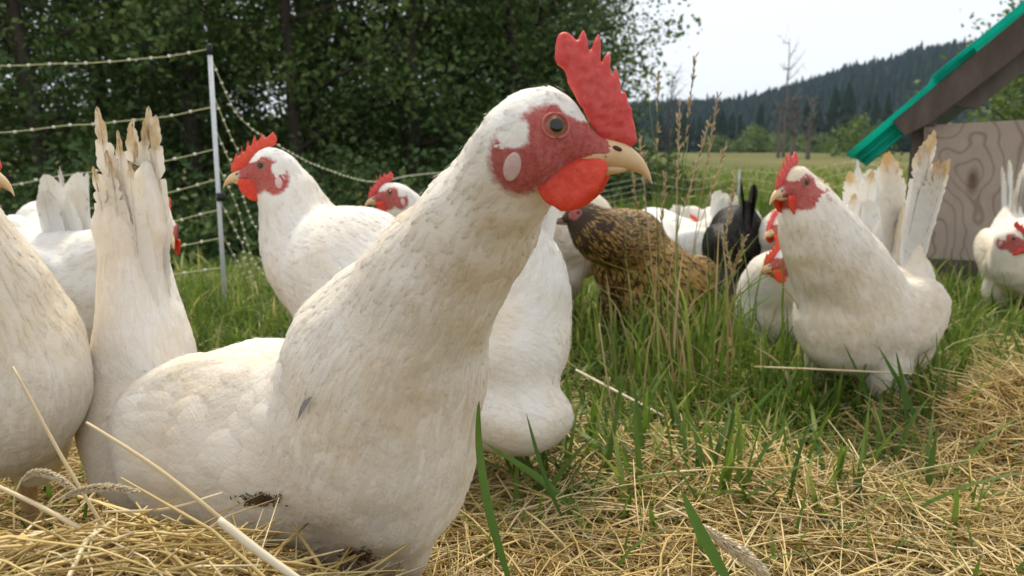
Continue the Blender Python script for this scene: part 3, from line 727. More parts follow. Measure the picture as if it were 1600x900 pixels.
# ------------------------------------------------------------------ trees
def leaf_cloud(md, r, C, n, size, spread, mat_bias=0, up=.55):
    """n leaf-sized blades round each point of C (m,3)"""
    m_ = len(C); k = m_ * n
    off = r.normal(0, 1, (k, 3)) * np.array([1, 1, .62]); off = off / np.maximum(np.linalg.norm(off, axis=1, keepdims=True), 1e-6) * (r.random((k, 1)) ** .45) * spread
    P = np.repeat(C, n, 0) + off
    N = nrm(r.normal(0, 1, (k, 3)) + np.array([0, 0, up * 2])); T = nrm(np.cross(N, r.normal(0, 1, (k, 3)))); T[:, 2] -= .25; T = nrm(T); S = nrm(np.cross(N, T))
    sz = size * r.uniform(.6, 1.3, k)[:, None]
    V = np.stack([P - T * sz * .5, P + S * sz * .32 + N * sz * .06, P + T * sz * .55, P - S * sz * .32 + N * sz * .06], 1)
    i = np.arange(k * 4).reshape(k, 4)
    tr = np.concatenate([i[:, [0, 1, 2]], i[:, [0, 2, 3]]])
    tone = np.repeat(r.normal(.42, .26, m_), n) + r.normal(0, .14, k)
    c = np.zeros((k, 4, 4)); c[..., 0] = np.clip(tone + mat_bias, 0, 1)[:, None]; c[..., 3] = 1
    md.add(V.reshape(-1, 3), tris=tr, col=c.reshape(-1, 4))
def tree_meshes(seed, H, crown_r, z0, leaf, nclump, per, m, spread=.42, trunk_r=.12, columns=None):
    r = np.random.default_rng(seed); md = MeshData(); lf = MeshData()
    tp = crv(np.array([[0, 0, -.4], [r.normal(0, .08), r.normal(0, .08), H * .3], [r.normal(0, .22), r.normal(0, .22), H * .65], [r.normal(0, .3), r.normal(0, .3), H * .97]]), 14)
    v, q, tr, c = tubes(tp[None], np.linspace(trunk_r, trunk_r * .15, 14)[None], 8); md.add(v, q, tr)
    C = []
    nl = 16
    for j in range(nl):
        f = .18 + .78 * j / nl; k = int(f * 13); p0 = tp[k]; a = j * 2.4 + r.normal(0, .4); zf = p0[2] / H
        rad = crown_r * (1 - .55 * abs(zf - .45) / .55) * r.uniform(.7, 1.1)
        tip = p0 + np.array([math.cos(a) * rad, math.sin(a) * rad, rad * r.uniform(.05, .55)])
        lp = crv(np.array([p0, (p0 + tip) / 2 + r.normal(0, .12, 3) + [0, 0, .1], tip]), 8)
        v, q, tr, c = tubes(lp[None], np.linspace(trunk_r * .42 * (1 - f * .6), .008, 8)[None], 5); md.add(v, q, tr)
        for kk in range(2, 8):
            for _ in range(max(1, nclump // (nl * 6))):
                cpt = lp[kk] + r.normal(0, .33, 3) * [1, 1, .7] * (crown_r / 1.8); 
                if cpt[2] > z0: C.append(cpt)
            if r.random() < .7:
                sp_ = np.stack([lp[kk], lp[kk] + np.clip(r.normal(0, .2, 3), -.35, .35), lp[kk] + np.clip(r.normal(0, .4, 3), -.55, .55)]); v, q, tr, c = tubes(crv(sp_, 5)[None], np.linspace(.012, .003, 5)[None], 3); md.add(v, q, tr)
    leaf_cloud(lf, r, np.array(C), per, leaf, spread)
    return md.mesh('trunk', M['bark']), lf.mesh('crown', m, False)
def place_tree(name, pair, loc, sc, rz, label, cat='tree', group=None, names=('trunk', 'crown')):
    o = empty(name, loc); o.rotation_euler = (0, 0, rz); o.scale = (sc, sc, sc); tag(o, label, cat, group)
    for nm, me in zip(names, pair):
        if me is not None: link(nm, me, o)
    return o
T_A = [tree_meshes(100 + i, 7.5, 1.9, .9, .072, 330, 48, M['leaf_a']) for i in range(3)]
T_B = [tree_meshes(120 + i, 6.0, 1.9, .3, .080, 300, 46, M['leaf_b']) for i in range(2)]
r = np.random.default_rng(21)
forest = 'leafy trees at the dark forest edge'
# front row, then taller rows behind it; nearer on the left, running off to the right
rows = [(9.0, -6.6, 0, 1.0), (8.6, -5.0, 1, .95), (9.2, -3.6, 0, 1.05), (8.7, -2.3, 1, .9), (9.6, -1.1, 0, 1.05), (10.6, .05, 1, 1.0), (12.2, .45, 0, 1.0), (14.0, .75, 1, .95),
        (11.6, -8.2, 0, 1.15), (11.8, -6.2, 0, 1.2), (11.6, -4.4, 1, 1.2), (12.0, -2.7, 0, 1.2), (12.8, -1.2, 0, 1.2), (14.2, .0, 0, 1.2), (16.4, .6, 0, 1.15),
        (17.5, -11, 0, 1.6), (17.8, -8.6, 1, 1.9), (18.2, -6.6, 0, 1.6), (18, -4.6, 1, 1.9), (18.6, -2.8, 0, 1.6), (20, -1.0, 1, 1.9), (14.8, -9.0, 0, 1.4), (15.0, -6.4, 0, 1.4), (15.2, -4.0, 0, 1.4), (15.6, -1.8, 0, 1.4), (18.0, .4, 0, 1.35), (21.0, .5, 1, 1.2), (24.0, 1.1, 0, 1.0)]
for k, (y, x, kind, sc) in enumerate(rows):
    pair = (T_A if kind == 0 else T_B)[int(r.integers(3 if kind == 0 else 2))]
    lab = 'dark green broadleaf tree in the dense forest edge behind the fence' if kind == 0 else 'lighter bushy tree in the front of the forest edge behind the fence'
    place_tree('forest_tree', pair, (x, y, float(gz(x, y)) - .1), sc, r.uniform(0, 6.28), lab, 'tree', forest if kind == 0 else 'lighter bushy trees in the forest edge')
def shrub_mesh(seed, rad, hgt, leaf, nc, per, m):
    r = np.random.default_rng(seed); lf = MeshData(); st = MeshData(); C = []
    for j in range(nc):
        a = r.uniform(0, 6.28); q_ = r.random() ** .5 * rad; C.append([q_ * math.cos(a), q_ * math.sin(a), hgt * r.uniform(.1, 1) * (1 - .55 * (q_ / rad) ** 2)])
    C = np.array(C); leaf_cloud(lf, r, C, per, leaf, rad * .30)
    P = np.stack([crv(np.array([[0, 0, -.1], c_ * [.4, .4, .5], c_]), 5) for c_ in C[:26]]); v, q, tr, c = tubes(P, np.tile(np.linspace(.016, .004, 5), (len(P), 1)), 4); st.add(v, q, tr)
    return st.mesh('stems', M['bark']), lf.mesh('leaves', m, False)
S_D = [shrub_mesh(200 + i, .8, 1.25, .07, 90, 34, M['leaf_a']) for i in range(2)]; S_L = [shrub_mesh(210 + i, .8, 1.15, .075, 80, 34, M['leaf_b']) for i in range(2)]
for k in range(15):
    x = -4.6 + k * .40 + r.normal(0, .1); y = 6.2 + .7 * r.random() + max(0, x + .6) * 1.6
    place_tree('undergrowth_shrub', S_D[k % 2], (x, y, float(gz(x, y)) - .05), r.uniform(.75, 1.15), r.uniform(0, 6), 'low dark shrub at the foot of the forest edge', 'shrub', 'shrubs at the foot of the forest', ('stems', 'leaves'))
for (px, Y, sc, base) in ((985, 9.0, .75, 0), (1040, 11.5, .65, 0)):
    p = at(px, 280, Y); place_tree('hedge_shrub', S_L[int(px) % 2], (p[0], Y, float(gz(p[0], Y)) - .05), sc, 1.1, 'rounded green shrub where the forest meets the field' if px < 1000 else 'smaller green shrub just right of the forest end by the field', 'shrub', None, ('stems', 'leaves'))
# field-side shrubs and far trees
S_F = shrub_mesh(230, 3.2, 4.2, .34, 70, 26, M['leaf_c']); S_G = shrub_mesh(231, 3.0, 3.6, .30, 70, 26, M['leaf_b'])
for (px, Y, sc, pr_, lab) in ((1342, 62, .72, S_F, 'bright yellow-green shrub at the field edge beside the roof eave'), (1178, 95, .9, S_G, 'dull green round shrub standing at the far field edge under the hill'), (1120, 98, .62, S_G, 'smaller green shrub at the field edge nearest the forest'),
                         (1280, 88, .6, S_G, 'low dark shrub at the field edge behind the bare trees'), (1230, 100, .75, S_G, 'wide olive shrub at the field edge between the bare trunks')):
    p = at(px, 238, Y); place_tree('field_shrub', pr_, (p[0], Y, float(gz(p[0], Y)) - .1), sc, px, lab, 'shrub', 'shrubs along the field edge', ('stems', 'leaves'))
r = np.random.default_rng(31); v, f = conifer_geo(r, 9, 9)
cm = [MeshData().add(*[conifer_geo(np.random.default_rng(31 + i), 11, 14)[0]], tris=conifer_geo(np.random.default_rng(31 + i), 11, 14)[1], col=(.35, 0, 0, 1)).mesh('crown', M['conifer'], False) for i in range(3)]
tv, tq, tt_, _ = tubes(np.array([[[0, 0, -.02], [0, 0, .3], [0, 0, .9]]]), np.array([[.014, .011, .002]]), 6); ctr = MeshData().add(tv, tq, tt_).mesh('trunk', M['bark'])
for k in range(34):
    px = 1035 + k * 11.5 + r.normal(0, 5); Y = r.uniform(190, 300); p = at(px, 238, Y); hgt = r.uniform(8, 14) * (1 + .35 * (px > 1250)) 
    place_tree('conifer_tree', (ctr, cm[k % 3]), (p[0], Y, float(gz(p[0], Y)) - .3), hgt, r.uniform(0, 6), 'dark conifer in the row at the foot of the wooded hill', 'tree', 'conifers at the foot of the hill')
# a leafy tree behind the coop, seen through its open gable and above its roof
bt = tree_meshes(140, 5.0, 1.5, 1.0, .10, 260, 30, M['leaf_c'], .4, .09)
for (px, Y, sc, lab) in ((1560, 11.0, .80, 'green tree seen through the open gable of the coop'), (1700, 12.5, 1.0, 'green tree behind the coop, mostly outside the picture on the right')):
    p = at(px, 238, Y); place_tree('coop_side_tree', bt, (p[0], Y, float(gz(p[0], Y)) - 1.2), sc, px * .3, lab, 'tree')
# bare dead trees
def bare_tree(name, px, top_y, Y, lab, seed, wid, branchy):
    r = np.random.default_rng(seed); p0 = at(px, 240, Y); p0[2] = gz(p0[0], Y); H = at(px, top_y, Y)[2] - p0[2]; o = empty(name, p0); tag(o, lab, 'tree')
    md = MeshData(); tp = np.stack([[wid * r.normal(0, .5) * (k / 9) , 0, H * k / 9] for k in range(10)]); tp = crv(tp, 24); v, q, tr, c = tubes(tp[None], np.linspace(wid, wid * .16, 24)[None], 7); md.add(v, q, tr); link('trunk', md.mesh('trunk', M['deadwood']), o)
    md = MeshData()
    for j in range(branchy):
        k = int(r.uniform(6, 23)); a = r.uniform(0, 6.28); l = H * r.uniform(.05, .15); d = np.array([math.cos(a), math.sin(a), r.uniform(.1, 1.1)]); bp = crv(np.stack([tp[k], tp[k] + d * l * .5, tp[k] + d * l + [0, 0, l * .3]]), 6)
        v, q, tr, c = tubes(bp[None], np.linspace(wid * .3, wid * .07, 6)[None], 4); md.add(v, q, tr)
        for _ in range(2):
            s0 = bp[int(r.integers(2, 6))]; bp2 = crv(np.stack([s0, s0 + r.normal(0, l * .2, 3), s0 + r.normal(0, l * .35, 3) + [0, 0, l * .2]]), 4); v, q, tr, c = tubes(bp2[None], np.linspace(wid * .13, wid * .05, 4)[None], 3); md.add(v, q, tr)
    tag(link('branches', md.mesh('branches', M['deadwood']), o), kind='stuff')
bare_tree('dead_tree', 1224, 60, 60, 'tallest bare dead tree rising above the hill line', 2, .13, 12)
bare_tree('dead_tree', 1238, 140, 55, 'thicker bare grey trunk beside the tallest dead tree', 3, .21, 40)
bare_tree('dead_tree', 1216, 165, 58, 'thin bare tree left of the thick grey trunk', 4, .14, 34)
bare_tree('dead_tree', 1262, 152, 52, 'slim bare tree right of the thick grey trunk', 6, .16, 36)
bare_tree('bare_sapling', 1045, 112, 16, 'leafless twiggy sapling at the right end of the forest', 8, .03, 44)

# ------------------------------------------------------------------ the chicken coop
CA = R_(25.5); CO = at(1447, 402, 2.6); RX = np.array([math.cos(CA), -math.sin(CA), 0]); AX = np.array([math.sin(CA), math.cos(CA), 0])
def front(px, py, off=0.0):
    """point of the coop's front plane (moved off metres towards the back) behind a photo pixel, as (u, v) along the wall and up"""
    d = ray(px, py); o = np.array([0, 0, CAM_H]); pl = CO + AX * off; tt = ((pl - o) @ AX) / (d @ AX); p = o + d * tt - pl; return np.array([p @ RX, p[2]])
coop = empty('chicken_coop', CO - [0, 0, .03]); tag(coop, 'small plywood chicken coop with a teal corrugated roof', 'coop'); c0 = CO - [0, 0, .03]
def cpt(u, v, d): return CO + RX * u + np.array([0, 0, v]) + AX * d - c0
def prism(name, poly, d0, d1, m, par=coop, jit=.0):
    """a board: an outline (u, v) in the wall plane, from depth d0 to d1"""
    k = len(poly); V = [cpt(u, v, d0) for u, v in poly] + [cpt(u, v, d1) for u, v in poly]
    me = bpy.data.meshes.new(name); me.from_pydata([tuple(x) for x in V], [], [list(range(k))[::-1], [k + i for i in range(k)]] + [[i, (i + 1) % k, k + (i + 1) % k, k + i] for i in range(k)]); me.materials.append(m)
    o = link(name, me, par); bv = o.modifiers.new('edge', 'BEVEL'); bv.width = .0025; bv.segments = 2; return o
def board(name, a, b, wd, d0, d1, m, cut=0):
    a, b = np.array(a), np.array(b); e = (b - a) / np.linalg.norm(b - a); nn = np.array([e[1], -e[0]]) * wd
    return prism(name, [a, b, b + nn, a + nn + e * cut], d0, d1, m)
# plywood: pale veneer with wild grain rings round a knot
m, t, b = mat('plywood_veneer', .8, .15)
tcn = nod(t, 'ShaderNodeTexCoord'); mp = nod(t, 'ShaderNodeMapping'); t.links.new(tcn.outputs['Object'], mp.inputs[0])
u0, v0 = front(1520, 283); kn = cpt(u0, v0, 0); mp.inputs[1].default_value = (-kn[0], -kn[1], -kn[2])
wn = nod(t, 'ShaderNodeTexNoise'); wn.inputs['Scale'].default_value = 5.0; wn.inputs['Detail'].default_value = 1.5; t.links.new(mp.outputs[0], wn.inputs['Vector'])
ln_ = nod(t, 'ShaderNodeVectorMath', operation='LENGTH'); mp2 = nod(t, 'ShaderNodeMapping'); mp2.inputs[3].default_value = (1.3, 1.3, .55); t.links.new(mp.outputs[0], mp2.inputs[0]); t.links.new(mp2.outputs[0], ln_.inputs[0])
ph = mth(t, 'ADD', mth(t, 'MULTIPLY', mth(t, 'POWER', ln_.outputs['Value'], .7), 85), mth(t, 'MULTIPLY', wn.outputs[0], 52))
ring = mth(t, 'SINE', ph, 0); ringc = ramp(t, mth(t, 'ADD', mth(t, 'MULTIPLY', ring, .5), .5), [(.86, (0, 0, 0)), (1.0, (1, 1, 1))])
blot = ramp(t, noise(t, 9, 5, .6), [(.35, (0, 0, 0)), (.7, (1, 1, 1))])
c = mixc(t, blot, (.47, .37, .30), (.39, .305, .25)); c = mixc(t, mth(t, 'MULTIPLY', ringc, .5), c, (.15, .085, .055))
knot = ramp(t, ln_.outputs['Value'], [(.010, (1, 1, 1)), (.03, (0, 0, 0))]); c = mixc(t, mth(t, 'MULTIPLY', knot, .8), c, (.11, .055, .035))
fine = noise(t, 120, 4, .6, stretch=(1, 1, .12)); c = mixc(t, mth(t, 'MULTIPLY', fine, .25), c, (.20, .15, .12))
setc(t, b, c); bump(t, b, fine, .35, .002); M['ply'] = m
M['weathered'] = flat('weathered_board', (.085, .06, .05), .9, .1, (.15, .115, .10), 16, 70, .004, (1, 1, .35))
M['timber'] = flat('grey_timber', (.13, .105, .09), .9, .1, (.20, .17, .15), 18, 70, .004, (1, 1, .3))
m, t, b = mat('teal_roof_sheet', .45, .4); c = mixc(t, ramp(t, noise(t, 11, 6, .7), [(.35, (0, 0, 0)), (.75, (1, 1, 1))]), (.02, .72, .62), (.03, .56, .48)); setc(t, b, c); translucent(m, t, b, c, .45); M['teal'] = m
bl, tl = front(1449, 404), front(1443, 196); tr_ = front(1600, 187)
sl = (tr_[1] - tl[1]) / (tr_[0] - tl[0])
prism('plywood_panel', [bl, (bl[0] + 1.15, bl[1]), (bl[0] + 1.15, tl[1] + sl * 1.15), tl], 0, .012, M['ply'])
prism('sill_board', [(bl[0] - .03, bl[1] - .09), (bl[0] + 1.2, bl[1] - .09), (bl[0] + 1.2, bl[1] - .006), (bl[0] - .03, bl[1] - .006)], .004, .045, M['weathered'])
pa, pb = front(1424, 215, .02), front(1446, 185, .02)
prism('corner_post', [(pa[0], bl[1] - .09), (pb[0] + .012, bl[1] - .09), (pb[0] + .012, tl[1] + .075), (pa[0], tl[1] + .075)], .016, .085, M['weathered'])
cx0, cx1 = front(1447, 190, -.004)[0], front(1463, 190, -.004)[0]
prism('cleat', [(cx0, tl[1] - .004), (cx1, tl[1] - .004), (cx1, tl[1] + .05), (cx0, tl[1] + .05)], -.006, .010, M['timber'])
# barge board along the gable
B0, B1 = front(1394, 190, -.05), front(1618, 6, -.05); ed = (B1 - B0) / np.linalg.norm(B1 - B0); nd = np.array([ed[1], -ed[0]])
BW = .098
prism('barge_board', [B0 + ed * .0, B0 + ed * 1.2, B0 + ed * 1.2 + nd * BW, B0 + nd * BW * .82 + ed * .075, B0 + nd * BW * .62 + ed * -.002], -.05, -.022, M['weathered'])
prism('inner_rafter', [B0 + ed * .12 + nd * .03, B0 + ed * 1.2 + nd * .03, B0 + ed * 1.2 + nd * .135, B0 + ed * .20 + nd * .135], .03, .07, M['timber'])
prism('back_rafter', [B0 + ed * .02 + nd * .03, B0 + ed * 1.2 + nd * .03, B0 + ed * 1.2 + nd * .12, B0 + ed * .09 + nd * .12], .62, .66, M['timber'])
for k, s_ in enumerate((.16, .55, .95)):
    q0 = B0 + ed * s_ + nd * .004; prism('purlin', [q0, q0 + ed * .045, q0 + ed * .045 + nd * .026, q0 + nd * .026], -.02, .70, M['timber'])
def sheet(name, s0, s1, up, d0, d1):
    """corrugated sheet lying along the slope, waves across its depth"""
    nw = int((d1 - d0) / .085 * 12); dd = np.linspace(d0, d1, nw); md = MeshData(); V = []
    for side in (0, .0016):
        for s_ in np.linspace(s0, s1, 8):
            base = B0 + ed * s_
            for d in dd:
                hgt = up + .010 * math.cos((d - d0) / .085 * 2 * math.pi) + side + .002 * math.sin(s_ * 9); pp = base - nd * hgt; V.append(cpt(pp[0], pp[1], d))
    i = np.arange(2 * 8 * nw).reshape(2, 8, nw); q = []
    for L_, fl in ((0, 1), (1, 0)):
        a = np.stack([i[L_, :-1, :-1], i[L_, 1:, :-1], i[L_, 1:, 1:], i[L_, :-1, 1:]], -1).reshape(-1, 4); q.append(a if fl else a[:, ::-1])
    for a, b_ in ((i[0, 0], i[1, 0]), (i[0, -1], i[1, -1]), (i[0, :, 0], i[1, :, 0]), (i[0, :, -1], i[1, :, -1])): q.append(np.stack([a[:-1], a[1:], b_[1:], b_[:-1]], -1))
    md.add(np.array(V), np.concatenate(q)); link(name, md.mesh(name, M['teal']), coop)
sheet('roof_sheet', .165, 1.25, .017, -.080, .72); sheet('roof_sheet', -.165, .30, .004, -.070, .72)
def flap(name, s0, s1, drop, d):
    """bent-down corrugated edge below the eave end"""
    md = MeshData(); nk = 34; V = []
    for side in (0, .0016):
        for s_ in np.linspace(s0, s1, 6):
            for k in np.linspace(0, 1, nk):
                pp = B0 + ed * (s_ + .012 * k) + nd * (drop * k - .012); V.append(cpt(pp[0], pp[1], d + side + .010 * math.sin(k * 3 * 2 * math.pi) + .05 * k))
    i = np.arange(2 * 6 * nk).reshape(2, 6, nk); q = []
    for L_, fl in ((0, 1), (1, 0)):
        a = np.stack([i[L_, :-1, :-1], i[L_, 1:, :-1], i[L_, 1:, 1:], i[L_, :-1, 1:]], -1).reshape(-1, 4); q.append(a if fl else a[:, ::-1])
    for a, b_ in ((i[0, 0], i[1, 0]), (i[0, -1], i[1, -1]), (i[0, :, 0], i[1, :, 0]), (i[0, :, -1], i[1, :, -1])): q.append(np.stack([a[:-1], a[1:], b_[1:], b_[:-1]], -1))
    md.add(np.array(V), np.concatenate(q)); link(name, md.mesh(name, M['teal']), coop)
flap('roof_flap', -.16, .14, .070, -.018)
# back frame of the coop, dark inside
prism('back_post', [(pa[0] + .01, bl[1] - .09), (pb[0], bl[1] - .09), (pb[0], tl[1] + .06), (pa[0] + .01, tl[1] + .06)], .60, .655, M['weathered'])
prism('side_rail', [(pa[0], .02), (pa[0] + .03, .02), (pa[0] + .03, .09), (pa[0], .09)], .087, .60, M['weathered'])

# ------------------------------------------------------------------ electric netting
M['post'] = flat('white_fibreglass', (.72, .73, .75), .4, .4, (.62, .63, .65), 30); M['cap'] = flat('black_cap', (.02, .02, .022), .5)
M['twine'] = flat('yellowish_polywire', (.58, .55, .30), .6, .2, (.44, .44, .26), 200); M['knot'] = flat('white_knot', (.74, .73, .62), .5, .3)
PT, PB = at(325, 74, 2.0), at(355, 492, 2.0); PX = (PT[0] + PB[0]) / 2
fp = empty('fence_post', (PX, 2.0, float(gz(PX, 2.0)))); tag(fp, 'white fence post with a black cap holding the yellow netting', 'fence post')
z0 = float(gz(PX, 2.0)); zt = PT[2]
v, q, tr, c = tubes(np.array([[[0, 0, -.1], [0, 0, .3], [0, 0, zt - z0]]]), np.array([[.0057] * 3]), 12); link('rod', MeshData().add(v, q, tr).mesh('rod', M['post']), fp)
v, q, tr, c = tubes(np.array([[[0, 0, zt - z0 - .018], [0, 0, zt - z0 + .006], [0, 0, zt - z0 + .008]]]), np.array([[.0072, .0072, .0045]]), 12); link('cap', MeshData().add(v, q, tr).mesh('cap', M['cap']), fp)
v, q, tr, c = tubes(np.array([[[.006, 0, z] for z in (0.0, .02)]]) + [[[0, 0, .30]]], np.array([[.011, .011]]), 10); link('clip', MeshData().add(v, q, tr).mesh('clip', M['cap']), fp)
fence = empty('electric_netting', (PX, 2.0, z0)); tag(fence, 'yellowish knotted electric netting strung from the white post', 'netting')
yy = [77, 168, 234, 281, 328, 372, 418]; f0 = np.array([PX, 2.0, z0])
def strand(pts, n, rad, knots, par, krad, org):
    P = crv(np.array(pts), n) - org; w_ = np.random.default_rng(int(abs(pts[0][2]) * 1e4) % 999)
    P = P + np.cumsum(w_.normal(0, .0006, P.shape), 0) * np.sin(np.linspace(0, math.pi, n))[:, None]
    md = MeshData(); v, q, tr, c = tubes(P[None], np.full((1, n), rad), 5); md.add(v, q, tr); link('strand', md.mesh('strand', M['twine']), par)
    md = MeshData(); L_ = np.concatenate([[0], np.cumsum(np.linalg.norm(np.diff(P, axis=0), axis=1))]); n_k = int(L_[-1] / knots)
    K = np.stack([np.interp(np.arange(1, n_k) * knots + w_.normal(0, .004, n_k - 1), L_, P[:, j]) for j in range(3)], -1)
    KP = np.stack([K - [krad, 0, 0], K - [krad * .5, 0, 0], K + [krad * .5, 0, 0], K + [krad, 0, 0]], 1); v, q, tr, c = tubes(KP, np.tile(np.array([.4, 1, 1, .4]) * krad, (len(K), 1)), 6); md.add(v, q, tr)
    tag(link('knots', md.mesh('knots', M['knot']), par), kind='stuff'); return P
left_y = [97, 207, 290, 347, 395, 432, 462]; mid_y = [95, 196, 272, 328, 376, 416, 452]
for k in range(7):
    strand([at(325 + k * 4, yy[k], 2.0), at(240, (yy[k] + mid_y[k]) / 2 + 5 - k, 2.05), at(100, mid_y[k] + 4, 2.1), at(-60, left_y[k] + 3, 2.15), at(-420, left_y[k] - 25, 2.3)], 40, .0016, .058, fence, .0042, f0)
# the next bay runs away to the right, slack
ry = [(92, 250, 283), (150, 330, 345), (205, 385, 390), (262, 430, 420), (318, 455, 440), (372, 470, 450)]
for k, (a_, b_, c_) in enumerate(ry):
    p0 = at(330 + k * 4, a_, 2.02); p4 = at(1010, 268 + k * 9, 7.5)
    if k == 0: pts = [p0, at(372, 180, 2.15), at(425, 218 + 5, 2.35), at(500, 262, 2.7), at(585, 285, 3.2), at(660, 272, 4.0), at(800, 264, 5.6), p4]
    else: pts = [p0, at(365 + 2 * k, a_ + 85 - 8 * k, 2.12), at(415, b_ - 12 * (k < 3), 2.4), at(520, b_ + (14 - 6 * k), 2.9), at(640, c_ - 16, 3.6), at(820, 300 + 12 * k, 5.6), p4]
    strand(pts, 70, .0016, .034, fence, .0036, f0)
# far side of the pen
for (px, ty, by, Y, lab) in ((1153, 265, 316, 8.0, 'thin white fence post far off in front of the field'), (1336, 250, 320, 6.5, 'thin white fence post below the teal roof eave')):
    p = at(px, ty, Y); b0 = at(px, by, Y); o = empty('fence_post', b0); tag(o, lab, 'fence post'); v, q, tr, c = tubes(np.array([[[0, 0, -.1], [0, 0, .1], [0, 0, p[2] - b0[2]]]]), np.array([[.011] * 3]), 8); link('rod', MeshData().add(v, q, tr).mesh('rod', M['post']), o)
ff = empty('electric_netting', at(1153, 290, 8.0)); tag(ff, 'slack far netting strung past the thin posts before the field', 'netting'); fo = at(1153, 290, 8.0)
for k in range(4):
    strand([at(1010, 268 + k * 16, 7.5), at(1085, 282 + k * 14, 7.8), at(1153, 267 + k * 13, 8.0), at(1240, 272 + k * 16, 7.2), at(1336, 253 + k * 17, 6.5), at(1400, 272 + k * 18, 6.0)], 40, .0030, .11, ff, .006, fo)
# ------------------------------------------------------------------ the hens
def foot_at(x, y, dz=0): return np.array([x, y, float(gz(x, y)) + dz])
HF = np.array([at(450, 690, .62)[0], .62, 0.0])
def hero_prims(L, D, B, s):
    P = lambda px, py, Y: at(px, py, Y) - HF
    ax = B[:, 0]; up = B[:, 2]
    tl = lambda a: np.stack([ax * math.cos(a) + up * math.sin(a), B[:, 1], -ax * math.sin(a) + up * math.cos(a)], 1)
    return [('e', P(445, 690, .62), np.array([.128, .074, .083]), tl(.02), .03, D(-1, 0, -.2), .034, .0090),
            ('e', P(596, 668, .565), np.array([.064, .064, .086]), tl(.2), .035, D(-.5, 0, -.9), .024, .0078),
            ('e', P(590, 790, .57), np.array([.052, .044, .046]), tl(.5), .03, D(-.5, 0, -.8), .020, .0080),
            ('e', P(610, 862, .57), np.array([.026, .022, .034]), tl(.1), .02, D(-.2, 0, -1), .014, .0060),
            ('e', P(290, 690, .665), np.array([.066, .056, .070]), tl(.1), .03, D(-1, 0, -.1), .036, .0090),
            ('e', P(330, 690, .615), np.array([.105, .024, .066]), tl(.14), .014, D(-1, 0, -.28), .040, .0110),
            ('e', P(215, 690, .72), np.array([.050, .050, .066]), tl(.3), .02, D(-.5, 0, -.8), .026, .0100),
            ('c', P(224, 560, .745), P(204, 335, .755), .043, .026, .03, nrm(P(207, 335, .755) - P(224, 560, .745)), .055, .0110),
            ('c', P(188, 350, .755), P(186, 250, .757), .020, .004, .02, nrm(P(207, 335, .755) - P(224, 560, .745)), .055, .0100),
            ('c', P(230, 350, .75), P(230, 260, .752), .022, .004, .02, nrm(P(207, 335, .755) - P(224, 560, .745)), .055, .0100),
            ('e', P(228, 580, .745), np.array([.042, .042, .075]), tl(-.15), .02, D(-.12, 0, 1), .040, .0095),
            ('c', P(596, 620, .56), P(608, 556, .545), .049, .0490, .065, nrm(P(602, 640, .56) - P(655, 500, .535)), .032, .0050),
            ('c', P(608, 556, .545), P(684, 435, .50), .0490, .0405, .05, nrm(P(610, 640, .56) - P(715, 405, .50)), .030, .0044),
            ('c', P(684, 435, .50), P(747, 349, .468), .0410, .0322, .02, nrm(P(690, 440, .50) - P(800, 250, .43)), .022, .0036),
            ('c', P(749, 349, .468), P(793, 277, .44), .0322, .0255, .016, nrm(P(745, 330, .46) - P(825, 225, .42)), .016, .0032),
            ('c', P(793, 277, .44), P(822, 226, .424), .0255, .0195, .016, nrm(P(745, 330, .46) - P(825, 225, .42)), .012, .0030)]
def rear_fluff(L, D, B, s, foot):
    return [('e', at(800, 648, .82) - foot, np.array([.066, .056, .041]), np.eye(3), .006, D(-1, 0, -.3), .022, .010), ('e', at(824, 480, .88) - foot, np.array([.046, .046, .078]), np.eye(3), .03, D(-1, 0, .8), .034, .011), ('e', at(792, 548, .845) - foot, np.array([.064, .060, .050]), np.eye(3), .03, D(-1, 0, -.2), .03, .010)]
hero_neck = at(745, 335, .465)
def no_neck(*a): return None
_orig = hen
# nearest hen: measured body, its own neck
hero = hen('hen', 'nearest white hen, large, head turned right with a tall red comb', HF, -24, head=at(868, 198, .417), head_dir=(1, -.05, 0), head_scale=1.07, neck=False, neck_bend=at(796, 264, .435), neck_r=(.0255, .0225, .0185),
    res=.0032, nf=8500, ns=2500, mat_key='hero', tail='stained', tail_el=90.5, tail_n=12, tail_len=1.5, tail_spread=1.5, tail_fan=6, tail_v=.4, tail_at=at(226, 565, .745), tail_gap=.009, tail_wide=.74, prims_override=hero_prims, seed=5, legs=True, wing_feathers=True, wing_dz=-.020, wing_scale=1.2, feather_scale=1.15)
def on_hero(px, py):
    d = nrm(ray(px, py)); ts = np.linspace(.35, .95, 600); pp = np.array([0, 0, CAM_H]) + d * ts[:, None]; q_ = pp - hero[2]; ins = np.where(hero[1].samp(hero[1].F, q_) < .0012)[0]
    p = q_[ins[0]]; return p, hero[1].grad(p[None])[0]
M['mud'] = flat('dried_mud', (.075, .045, .022), .9, .1, (.15, .095, .05), 150, 300, .001); M['grey_feather'] = flat('grey_feather', (.20, .19, .20), .7, .2, (.34, .32, .32), 200)
def soil(cx, cy, sx, sy, n, seed):
    r = np.random.default_rng(seed); md = MeshData()
    for _ in range(n):
        p, nn = on_hero(cx + r.normal(0, sx), cy + r.normal(0, sy)); a = nrm(np.cross(nn, r.normal(0, 1, 3))); l = r.uniform(.0015, .005); p = p + nn * r.uniform(0, .0012)
        v, q, tr, c = tubes(np.stack([p - a * l * .5, p + nn * .0006, p + a * l * .5])[None], np.array([[.0002, .0006, .0002]]), 4); md.add(v, q, tr)
    tag(link('mud_clot', md.mesh('mud_clot', M['mud']), hero[0]), kind='stuff')
soil(408, 780, 15, 5, 170, 1); soil(560, 868, 14, 7, 110, 2)
